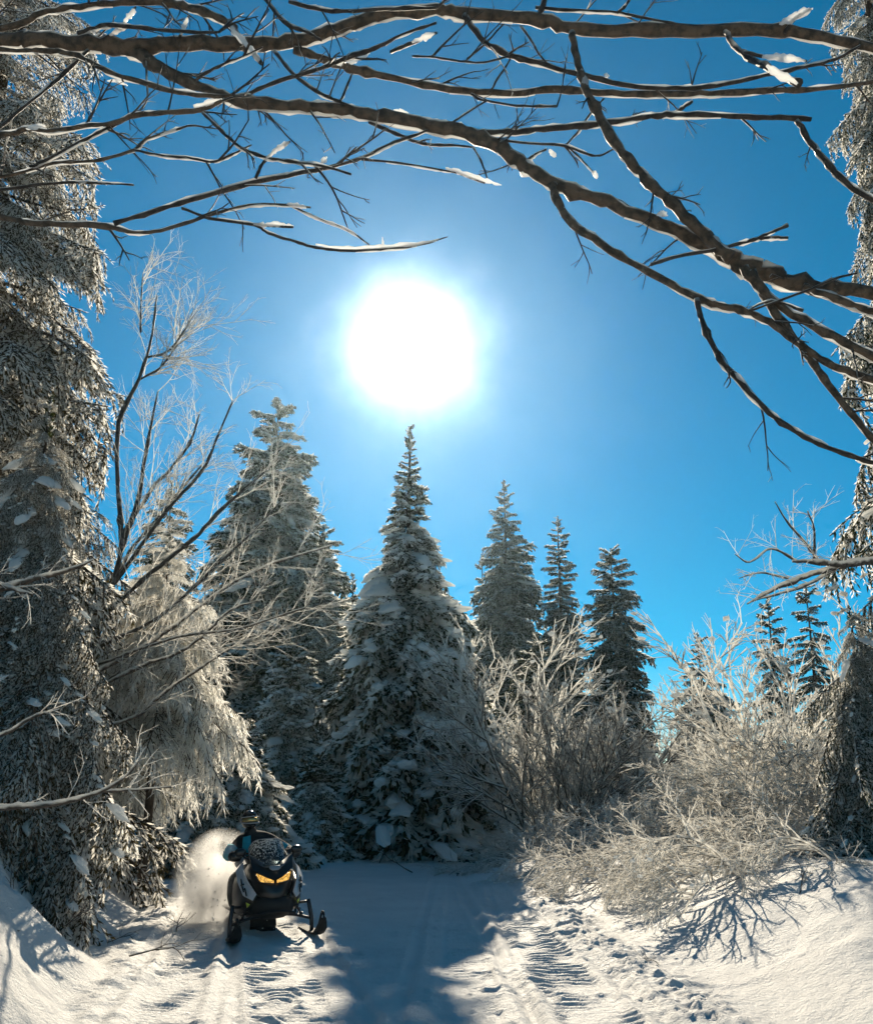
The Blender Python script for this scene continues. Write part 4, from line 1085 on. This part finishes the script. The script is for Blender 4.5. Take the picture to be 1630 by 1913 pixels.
def plate(pts, th):
    """Flat-ish panel: outline pts extruded by the vector th."""
    b = Buf(); P = np.array(pts, float); n = len(P)
    V = np.vstack([P, P + np.array(th, float), P.mean(0), P.mean(0) + np.array(th, float)])
    j = np.arange(n); k = (j + 1) % n
    q = np.stack([j, k, n + k, n + j], 1)
    tt = np.vstack([np.stack([k, j, np.full(n, 2 * n)], 1), np.stack([n + j, n + k, np.full(n, 2 * n + 1)], 1)])
    b.add(V, tt, q)
    return b

def rod(pts, r, n=8, per=4):
    b = Buf(); C = catmull(np.array(pts, float), per) if len(pts) > 2 else np.array(pts, float)
    tube(b, C, r, n); return b

# body
part('belly_pan', loft([(-0.92, 0, 0.10, 0.40, 0.50), (-0.80, 0, 0.24, 0.30, 0.56), (-0.60, 0, 0.31, 0.24, 0.60), (-0.30, 0, 0.36, 0.22, 0.64), (0.15, 0, 0.36, 0.24, 0.66), (0.35, 0, 0.30, 0.28, 0.62)]), 'matt')
part('hood', loft([(-0.86, 0, 0.07, 0.50, 0.66), (-0.74, 0, 0.20, 0.48, 0.82), (-0.60, 0, 0.27, 0.50, 0.94), (-0.40, 0, 0.31, 0.52, 1.02), (-0.10, 0, 0.33, 0.55, 1.04), (0.12, 0, 0.28, 0.58, 1.0), (0.25, 0, 0.20, 0.6, 0.92)]), 'black')
for sg in (-1, 1):
    part('side_panel', loft([(-0.66, sg * 0.27, 0.05, 0.42, 0.62), (-0.45, sg * 0.36, 0.08, 0.34, 0.76), (-0.15, sg * 0.40, 0.09, 0.30, 0.84), (0.15, sg * 0.38, 0.08, 0.32, 0.78), (0.38, sg * 0.33, 0.05, 0.40, 0.66)], 12), 'black')
    pn = part('graphic_panel', plate([(sg * 0.345, -0.20, 1.01), (sg * 0.375, -0.42, 0.93), (sg * 0.345, -0.62, 0.78), (sg * 0.25, -0.80, 0.60), (sg * 0.30, -0.76, 0.52), (sg * 0.40, -0.62, 0.58), (sg * 0.455, -0.46, 0.76), (sg * 0.445, -0.22, 0.90)], (sg * 0.02, -0.02, 0.01)), 'white_panel', bevel=0.006)
    # the dark emblem on the white panel: slanted strokes
    for e, (a, b_) in enumerate([((0.05, 0.0), (0.30, 0.42)), ((0.38, 0.02), (0.22, 0.50)), ((0.30, 0.42), (0.58, 0.62)), ((0.58, 0.18), (0.46, 0.66)), ((0.62, 0.30), (0.86, 0.64))]):
        base = np.array([sg * 0.405, -0.46, 0.80]); du = np.array([-sg * 0.10, -0.22, -0.19]); dv = np.array([sg * 0.06, -0.035, -0.10])
        pa = base + du * a[0] + dv * a[1] + np.array([sg * 0.024, -0.03, 0.012]); pb = base + du * b_[0] + dv * b_[1] + np.array([sg * 0.024, -0.03, 0.012])
        link('emblem_stroke', rod([pa, pb], 0.011, 6).mesh('emblem_stroke', [M['black']], True), pn)
    part('knee_flare', plate([(sg * 0.30, -0.18, 1.10), (sg * 0.36, -0.30, 1.03), (sg * 0.43, -0.12, 0.94), (sg * 0.42, 0.10, 0.98), (sg * 0.34, 0.10, 1.08)], (sg * 0.015, 0, 0.012)), 'grey_trim', bevel=0.005)
    part('trim_chip', plate([(sg * 0.33, -0.70, 0.47), (sg * 0.38, -0.66, 0.50), (sg * 0.36, -0.62, 0.42)], (0, -0.012, 0)), 'lime')
    hl = part('headlight', plate([(sg * 0.025, -0.855, 0.775), (sg * 0.10, -0.835, 0.805), (sg * 0.235, -0.735, 0.875), (sg * 0.245, -0.712, 0.848), (sg * 0.20, -0.772, 0.762), (sg * 0.025, -0.866, 0.735)], (0, 0.05, 0)), 'lamp', smooth=False, bevel=0.004)
    link('headlight_bezel', rod([(sg * 0.025, -0.862, 0.73), (sg * 0.20, -0.778, 0.756), (sg * 0.252, -0.715, 0.852)], 0.012, 6).mesh('headlight_bezel', [M['black']], True), hl)
part('brow', plate([(-0.31, -0.50, 1.12), (-0.25, -0.62, 1.00), (-0.12, -0.74, 0.945), (0, -0.78, 0.955), (0.12, -0.74, 0.945), (0.25, -0.62, 1.00), (0.31, -0.50, 1.12), (0.29, -0.66, 0.92), (0.10, -0.83, 0.82), (0, -0.85, 0.79), (-0.10, -0.83, 0.82), (-0.29, -0.66, 0.92)], (0, 0.05, 0.01)), 'black', bevel=0.008)
part('badge_plate', plate([(-0.07, -0.79, 0.965), (0.07, -0.79, 0.965), (0.085, -0.815, 0.935), (0.04, -0.83, 0.905), (-0.04, -0.83, 0.905), (-0.085, -0.815, 0.935)], (0, -0.02, 0.008)), 'grey_trim', bevel=0.006)
# windshield
wb = Buf(); nu, nv = 15, 9
U, T_ = np.meshgrid(np.linspace(-1, 1, nu), np.linspace(0, 1, nv))
hw = 0.285 - 0.03 * T_
X_ = hw * np.sin(U * 1.15) / math.sin(1.15)
Y_ = -0.70 + 0.34 * T_ + 0.26 * np.abs(U) ** 2
Z_ = 0.97 + 0.36 * T_ - 0.13 * np.abs(U) ** 4 * T_ + 0.05 * np.abs(U) ** 2 * (1 - T_)
i = np.arange(nv - 1)[:, None] * nu; j = np.arange(nu - 1)[None, :]
wb.add(np.stack([X_, Y_, Z_], -1), None, np.stack([i + j, i + j + 1, i + nu + j + 1, i + nu + j], -1).reshape(-1, 4))
ws_ = part('windshield', wb, 'screen')
so = ws_.modifiers.new('thickness', 'SOLIDIFY'); so.thickness = 0.005
edge = np.vstack([np.stack([X_[:, 0], Y_[:, 0], Z_[:, 0]], 1), np.stack([X_[-1], Y_[-1], Z_[-1]], 1), np.stack([X_[::-1, -1], Y_[::-1, -1], Z_[::-1, -1]], 1)])
eb = Buf(); tube(eb, edge, 0.006, 6); link('windshield_edge', eb.mesh('windshield_edge', [M['grey_trim']], True), ws_)
# bars, guards, mirrors
part('handlebar', rod([(-0.42, 0.06, 1.10), (-0.28, 0.0, 1.13), (-0.1, -0.04, 1.09), (0.1, -0.04, 1.09), (0.28, 0.0, 1.13), (0.42, 0.06, 1.10)], 0.016), 'matt')
for sg in (-1, 1):
    part('hand_guard', loft([(-0.12, sg * 0.40, 0.10, 1.03, 1.16), (-0.05, sg * 0.42, 0.13, 1.02, 1.18), (0.0, sg * 0.46, 0.06, 1.05, 1.15)], 10), 'black')
    mr = part('mirror', loft([(-0.36, sg * 0.40, 0.05, 1.12, 1.20), (-0.33, sg * 0.41, 0.085, 1.10, 1.22), (-0.29, sg * 0.41, 0.08, 1.11, 1.21)], 12), 'black')
    link('mirror_arm', rod([(sg * 0.28, -0.46, 1.04), (sg * 0.34, -0.38, 1.08), (sg * 0.40, -0.32, 1.13)], 0.014, 6).mesh('mirror_arm', [M['matt']], True), mr)
# front bumper
part('bumper', rod([(-0.34, -0.55, 0.34), (-0.26, -0.86, 0.33), (-0.10, -0.97, 0.37), (0.10, -0.97, 0.37), (0.26, -0.86, 0.33), (0.34, -0.55, 0.34)], 0.018), 'matt')
# skis, struts and arms
for sg in (-1, 1):
    kb = Buf()
    ys = np.array([-1.26, -1.20, -1.10, -0.95, -0.7, -0.3, 0.05, 0.12]); zs = np.array([0.26, 0.20, 0.11, 0.045, 0.03, 0.03, 0.03, 0.05])
    wd = np.array([0.035, 0.06, 0.085, 0.09, 0.09, 0.085, 0.08, 0.06])
    rings = [np.array([[-w, y, z + 0.012], [w, y, z + 0.012], [w * 0.9, y, z - 0.01], [0.02, y, z - 0.03], [-0.02, y, z - 0.03], [-w * 0.9, y, z - 0.01]]) for y, z, w in zip(ys, zs, wd)]
    V = np.vstack(rings); V[:, 0] += sg * 0.58
    i = np.arange(7)[:, None] * 6; j = np.arange(6)[None, :]; k = (j + 1) % 6
    kb.add(V, None, np.vstack([np.stack([i + j, i + k, i + 6 + k, i + 6 + j], -1).reshape(-1, 4), [[3, 2, 1, 0], [5, 4, 3, 0], [42, 43, 44, 45], [42, 45, 46, 47]]]))
    sk = part('ski', kb, 'matt', smooth=False, bevel=0.006)
    link('ski_loop', rod([(sg * 0.58, -0.86, 0.05), (sg * 0.58, -1.02, 0.20), (sg * 0.58, -1.18, 0.34), (sg * 0.58, -1.27, 0.30), (sg * 0.58, -1.24, 0.22)], 0.016).mesh('ski_loop', [M['matt']], True), sk)
    part('spindle', rod([(sg * 0.58, -0.52, 0.04), (sg * 0.575, -0.53, 0.22), (sg * 0.54, -0.50, 0.46)], 0.030), 'steel')
    part('suspension_arm', rod([(sg * 0.57, -0.52, 0.20), (sg * 0.33, -0.58, 0.27), (sg * 0.14, -0.66, 0.30)], 0.020), 'steel')
    part('suspension_arm', rod([(sg * 0.54, -0.50, 0.43), (sg * 0.34, -0.42, 0.42), (sg * 0.20, -0.34, 0.46)], 0.018), 'steel')
    sb = Buf(); zz = np.linspace(0, 1, 60)
    P0, P1 = np.array([sg * 0.43, -0.56, 0.25]), np.array([sg * 0.24, -0.50, 0.62])
    ax = P1 - P0; ax /= np.linalg.norm(ax); e1 = np.cross(ax, [0, 1, 0]); e1 /= np.linalg.norm(e1); e2 = np.cross(ax, e1)
    Cc = P0 + (P1 - P0) * zz[:, None] + 0.032 * (np.cos(zz * 40)[:, None] * e1 + np.sin(zz * 40)[:, None] * e2)
    tube(sb, Cc, 0.007, 5); tube(sb, np.array([P0, P1]), 0.016, 6)
    part('shock_absorber', sb, 'steel')
    part('running_board', plate([(sg * 0.22, -0.1, 0.30), (sg * 0.44, 0.0, 0.30), (sg * 0.44, 1.35, 0.30), (sg * 0.22, 1.55, 0.30)], (0, 0, 0.025)), 'steel')
# tunnel, seat, track
part('tunnel', loft([(0.2, 0, 0.24, 0.30, 0.56), (0.8, 0, 0.24, 0.30, 0.58), (1.7, 0, 0.23, 0.32, 0.54)], 16, 6), 'black')
part('seat', loft([(0.22, 0, 0.13, 0.56, 0.80), (0.5, 0, 0.16, 0.56, 0.78), (0.9, 0, 0.19, 0.56, 0.76), (1.25, 0, 0.18, 0.56, 0.78), (1.35, 0, 0.15, 0.58, 0.74)], 14, 3.2), 'matt')
tb = Buf(); a = np.linspace(0, 2 * PI, 49)[:-1]
for kx in range(len(a)):
    pass
def trk(s):
    L = 1.45; r = 0.14; per_ = 2 * L + 2 * PI * r; d = (s % 1) * per_
    if d < L: return (0.25 + d, 0.0, -1)
    d -= L
    if d < PI * r: th = -PI / 2 + d / r; return (0.25 + L + r * math.cos(th), r + r * math.sin(th), 0)
    d -= PI * r
    if d < L: return (0.25 + L - d, 2 * r, 1)
    d -= L; th = PI / 2 + d / r; return (0.25 + r * math.cos(th), r + r * math.sin(th), 0)
n = 64; ring = np.array([trk(k / n)[:2] for k in range(n)])
nxt = np.roll(ring, -1, 0) - np.roll(ring, 1, 0); nr = np.stack([nxt[:, 1], -nxt[:, 0]], 1); nr /= np.linalg.norm(nr, axis=1)[:, None]
outer = ring; lug = ring + nr * np.where(np.arange(n) % 2 == 0, 0.0, 0.03)[:, None]
V = np.vstack([np.column_stack([np.full(n, xx), lug[:, 0], lug[:, 1]]) for xx in (-0.19, 0.19)] + [np.column_stack([np.full(n, xx), (ring - nr * 0.02)[:, 0], (ring - nr * 0.02)[:, 1]]) for xx in (-0.19, 0.19)])
j = np.arange(n); k = (j + 1) % n
tb.add(V, None, np.vstack([np.stack([j, k, n + k, n + j], 1), np.stack([j, 2 * n + j, 2 * n + k, k], 1), np.stack([n + k, 3 * n + k, 3 * n + j, n + j], 1), np.stack([2 * n + j, 3 * n + j, 3 * n + k, 2 * n + k], 1)]))
part('track', tb, 'matt', smooth=False)
part('snow_flap', plate([(-0.22, 1.78, 0.45), (0.22, 1.78, 0.45), (0.22, 1.90, 0.12), (-0.22, 1.90, 0.12)], (0, 0.01, 0)), 'matt')

# rider (sits on the seat, faces -Y in the sled's own frame)
rot = Matrix.Translation(SLED) @ Euler((R(-1.5), R(-2.5), YAW)).to_matrix().to_4x4() @ Matrix.Scale(SS, 4)
rider = thing('person', 'rider in black jacket, dark helmet and gold goggles astride the snowmobile', 'person', rot @ Vector((0, 0.62, 0.76)), (R(-1.5), R(-2.5), YAW))
rider.scale = (SS, SS, SS)
O = np.array([0, 0.62, 0.76])
def skin(name, joints, edges, mat, parent, sub=2, root=0):
    me = bpy.data.meshes.new(name)
    me.from_pydata([tuple(np.array(p[:3]) - O) for p in joints], edges, [])
    o = link(name, me, parent)
    sk = o.modifiers.new('skin', 'SKIN'); sk.use_smooth_shade = True
    if not me.skin_vertices: me.skin_vertices.new()
    for k_, p_ in enumerate(joints):
        me.skin_vertices[0].data[k_].radius = (p_[3], p_[4] if len(p_) > 4 else p_[3])
    me.skin_vertices[0].data[root].use_root = True
    ss = o.modifiers.new('smooth', 'SUBSURF'); ss.levels = sub; ss.render_levels = sub
    me.materials.append(M[mat])
    return o
J = [(0, 0.62, 0.88, 0.17, 0.14), (-0.04, 0.57, 1.06, 0.18, 0.14), (-0.10, 0.48, 1.28, 0.20, 0.15), (-0.14, 0.44, 1.43, 0.10, 0.10), (-0.15, 0.41, 1.51, 0.085, 0.085),
     (-0.32, 0.45, 1.28, 0.095, 0.095), (-0.50, 0.28, 1.10, 0.075, 0.075), (-0.40, 0.11, 1.12, 0.055, 0.055),
     (0.16, 0.46, 1.31, 0.095, 0.095), (0.43, 0.31, 1.14, 0.075, 0.075), (0.40, 0.11, 1.12, 0.055, 0.055)]
body = skin('torso', J, [(0, 1), (1, 2), (2, 3), (3, 4), (2, 5), (5, 6), (6, 7), (2, 8), (8, 9), (9, 10)], 'jacket', rider)
JL = [(0, 0.66, 0.86, 0.16, 0.14), (-0.17, 0.52, 0.84, 0.13, 0.13), (-0.44, 0.06, 0.76, 0.105, 0.105), (-0.44, 0.16, 0.54, 0.095, 0.095), (-0.40, 0.24, 0.37, 0.085, 0.085),
      (0.17, 0.52, 0.84, 0.13, 0.13), (0.44, 0.06, 0.76, 0.105, 0.105), (0.44, 0.16, 0.54, 0.095, 0.095), (0.40, 0.24, 0.37, 0.085, 0.085)]
skin('trousers', JL, [(0, 1), (1, 2), (2, 3), (3, 4), (0, 5), (5, 6), (6, 7), (7, 8)], 'trousers', rider)
for sg in (-1, 1):
    skin('boot', [(sg * 0.40, 0.25, 0.42, 0.075, 0.085), (sg * 0.39, 0.26, 0.375, 0.07, 0.08), (sg * 0.38, 0.14, 0.365, 0.06, 0.05), (sg * 0.37, 0.02, 0.36, 0.05, 0.04)], [(0, 1), (1, 2), (2, 3)], 'matt', rider)
    gj = [(sg * 0.40, 0.10, 1.12, 0.045, 0.045), (sg * 0.375, 0.05, 1.135, 0.048, 0.032)]
    ge = [(0, 1)]
    for q, (dx, ln) in enumerate([(-0.045, 0.9), (-0.015, 1.0), (0.015, 0.95), (0.045, 0.8)]):
        b0 = len(gj)
        gj += [(sg * 0.36 + dx, 0.005, 1.15, 0.015), (sg * 0.36 + dx, -0.028 * ln, 1.135, 0.014), (sg * 0.36 + dx, -0.018 * ln, 1.10, 0.013)]
        ge += [(1, b0), (b0, b0 + 1), (b0 + 1, b0 + 2)]
    b0 = len(gj)
    gj += [(sg * 0.315, 0.05, 1.10, 0.018), (sg * 0.31, 0.01, 1.085, 0.015)]
    ge += [(1, b0), (b0, b0 + 1)]
    skin('glove', gj, ge, 'matt', rider, 1)
    # teal sleeve panel round the forearm and elbow
    sb = Buf(); tube(sb, catmull(np.array([(sg * 0.35 - 0.07, 0.38, 1.205), (sg * 0.46 - 0.035, 0.29, 1.115), (sg * 0.43 - 0.012, 0.19, 1.11)]) - O, 4), np.array([0.094, 0.094, 0.092, 0.090, 0.087, 0.084, 0.080, 0.076, 0.072]), 12)
    link('sleeve_panel', sb.mesh('sleeve_panel', [M['teal']], True), rider)
# teal chest panel of the jacket, seen beside the windshield
cb = plate(np.array([(-0.27, 0.325, 1.36), (-0.16, 0.315, 1.38), (-0.15, 0.335, 1.20), (-0.20, 0.36, 1.08), (-0.28, 0.375, 1.16)]) - O, (0, -0.02, 0))
link('chest_panel', cb.mesh('chest_panel', [M['teal']], True), rider)
hx, hy, hz = -0.16, 0.39, 1.61
hb = Buf()
th = np.linspace(0, PI, 15); ph = np.linspace(0, 2 * PI, 25)[:-1]
TH, PH = np.meshgrid(th, ph, indexing='ij')
px_ = 0.128 * np.sin(TH) * np.cos(PH); py_ = 0.155 * np.sin(TH) * np.sin(PH); pz_ = 0.150 * np.cos(TH)
front = (py_ < -0.02) & (pz_ < 0.0)
py_ = np.where((py_ < 0) & (pz_ < -0.03), py_ * 1.12, py_)          # chin bar juts forward
pz_ = np.where(pz_ < -0.11, -0.11 + (pz_ + 0.11) * 0.3, pz_)
i = np.arange(14)[:, None] * 24; j = np.arange(24)[None, :]; k = (j + 1) % 24
hb.add(np.stack([px_ + hx, py_ + hy, pz_ + hz], -1) - O, None, np.stack([i + j, i + 24 + j, i + 24 + k, i + k], -1).reshape(-1, 4))
hel = link('helmet', hb.mesh('helmet', [M['helmet']], True), rider)
gbuf = Buf()
aa = np.linspace(-1.25, 1.25, 15); zr = np.array([-0.045, 0.0, 0.045])
A_, Z2 = np.meshgrid(aa, zr)
gx_ = 0.140 * np.sin(A_); gy_ = -0.172 * np.cos(A_) + np.where(np.abs(Z2) > 0.02, 0.012, -0.004); gz_ = Z2 * (1 - 0.25 * np.abs(A_) / 1.25) + 0.0
i = np.arange(2)[:, None] * 15; j = np.arange(14)[None, :]
gbuf.add(np.stack([gx_ + hx, gy_ + hy, gz_ + hz], -1) - O, None, np.stack([i + j, i + j + 1, i + 15 + j + 1, i + 15 + j], -1).reshape(-1, 4))
go = link('goggles', gbuf.mesh('goggles', [M['gold']], True), rider)
sd = go.modifiers.new('thickness', 'SOLIDIFY'); sd.thickness = 0.03; sd.offset = -1
for zz in (-0.052, 0.052):
    fb = Buf(); tube(fb, np.stack([0.143 * np.sin(aa) + hx, -0.168 * np.cos(aa) + hy, zz * (1 - 0.25 * np.abs(aa) / 1.25) + hz], 1) - O, 0.009, 6)
    link('goggle_frame', fb.mesh('goggle_frame', [M['grey_trim']], True), go)
sb = Buf(); tube(sb, np.array([(0.135 * math.sin(q) - 0.16, -0.16 * math.cos(q) + 0.39, hz) for q in np.linspace(1.2, 2 * PI - 1.2, 20)]) - O, 0.013, 6, squash=1.8)
link('goggle_strap', sb.mesh('goggle_strap', [M['grey_trim']], True), go)
vb = plate(np.array([(-0.275, 0.28, 1.685), (-0.23, 0.18, 1.695), (-0.09, 0.18, 1.695), (-0.045, 0.28, 1.685)]) - O, (0, 0, 0.012))
link('visor_peak', vb.mesh('visor_peak', [M['helmet']], True), rider)

# powder thrown up beside the track
m, t = material('powder_cloud')
tcn = N('ShaderNodeTexCoord', t)
ln = N('ShaderNodeVectorMath', t, operation='LENGTH'); t.links.new(tcn.outputs['Object'], ln.inputs[0])
nz = N('ShaderNodeTexNoise', t); nz.inputs['Scale'].default_value = 2.2; nz.inputs['Detail'].default_value = 4
t.links.new(tcn.outputs['Object'], nz.inputs['Vector'])
f1 = N('ShaderNodeMapRange', t); f1.inputs['From Min'].default_value = 1.0; f1.inputs['From Max'].default_value = 0.25
t.links.new(ln.outputs['Value'], f1.inputs['Value'])
f2 = N('ShaderNodeMapRange', t); f2.inputs['From Min'].default_value = 0.36; f2.inputs['From Max'].default_value = 0.66
t.links.new(nz.outputs['Fac'], f2.inputs['Value'])
mu = N('ShaderNodeMath', t, operation='MULTIPLY'); t.links.new(f1.outputs[0], mu.inputs[0]); t.links.new(f2.outputs[0], mu.inputs[1])
m2 = N('ShaderNodeMath', t, operation='MULTIPLY'); m2.inputs[1].default_value = 5.5; t.links.new(mu.outputs[0], m2.inputs[0])
pv = N('ShaderNodeVolumePrincipled', t); pv.inputs['Color'].default_value = (0.97, 0.97, 0.97, 1); pv.inputs['Anisotropy'].default_value = 0.6
t.links.new(m2.outputs[0], pv.inputs['Density'])
oo = N('ShaderNodeOutputMaterial', t); t.links.new(pv.outputs[0], oo.inputs['Volume'])
sp_ = Buf(); blob(sp_, (0, 0, 0), (1, 1, 1), 0, None, 20, 11, 0)
spray = link('snow_spray', sp_.mesh('snow_spray', [m], True), None, (SLED.x - 0.85, SLED.y + 0.75, SLED.z + 0.50), (0, R(12), R(20)), (0.62, 1.25, 0.80))
tag(spray, kind='stuff')

rng = np.random.default_rng(77)
fb = Buf()
for k in range(420):
    a = rng.random(); q = np.array([rng.normal() * 0.28, -0.9 + 2.0 * a, (rng.random() ** 1.5) * (0.35 + 0.75 * math.sin(PI * min(1, a * 1.1)))])
    r = 0.004 + 0.013 * rng.random() ** 3
    blob(fb, q, (r, r * 1.4, r), 0, rng, 5, 2, 0.3)
tag(link('snow_flakes', fb.mesh('snow_flakes', [M['snow_pad']], False), None, (SLED.x - 0.80, SLED.y + 0.60, SLED.z + 0.02), (0, 0, R(24))), kind='stuff')

# ------------------------------------------------------------------ twigs lying on the snow
tw_mesh = []
for k in range(4):
    b = Buf(); grow(b, (0, 0, 0), np.array([1.0, 0, 0.12]), 0.5, 0.008, 0, [(4, 0.5, 0.6, -0.1, 0.12), (2, 0.5, 0.6, 0, 0.2), (0, 0, 0, 0, 0.2)], np.random.default_rng(960 + k))
    tw_mesh.append(b.mesh('fallen_twig', [M['twig_dark']], True))
for k, (u, v, Y, lab, sc) in enumerate([
    (985, 1645, 20.5, 'dark twig stub poking up from the shaded snow right of the blue shadow', 1.3),
    (860, 1635, 19.5, 'thin branching twig lying on shaded snow before the tallest spruce', 2.4),
    (770, 1635, 21.5, 'curved twig lying in the blue shade at the foot of the tallest spruce', 2.2),
    (330, 1735, 11.6, 'thin twig on the sunlit snow beside the left snow bank', 1.0),
    (240, 1800, 9.6, 'dark twig lying at the foot of the left snow bank', 1.4),
    (1130, 1650, 15.0, 'twig poking from the bank edge under the bowed shrub', 1.5),
    (60, 1720, 8.6, 'twig sticking out of the snow bank at the lower left corner', 1.0),
    (120, 1650, 9.4, 'dry twig hanging out of the lumpy snow bank under the burdened spruce', 1.2),
    (205, 1700, 10.2, 'forked twig standing in the snow at the foot of the hanging boughs', 1.1),
    (30, 1800, 7.8, 'short twig stuck in the lit crest of the left snow bank', 0.7),
    (1500, 1740, 10.4, 'lone twig lying on the smooth sunlit mound of the right bank', 0.9),
    (1340, 1700, 11.6, 'thin twig half buried in snow beneath the arching frosted branches', 1.3),
    (1230, 1800, 9.2, 'twig fallen on the churned crumbs along the right edge of the trail', 0.8),
]):
    q = at(u, v, Y)
    o = link('fallen_twig', tw_mesh[k % 4], None, (q.x, Y, gz(q.x, Y) + 0.02), (0, R(-8), k * 1.7), sc)
    tag(o, lab, 'twig', 'twigs lying on the snow')
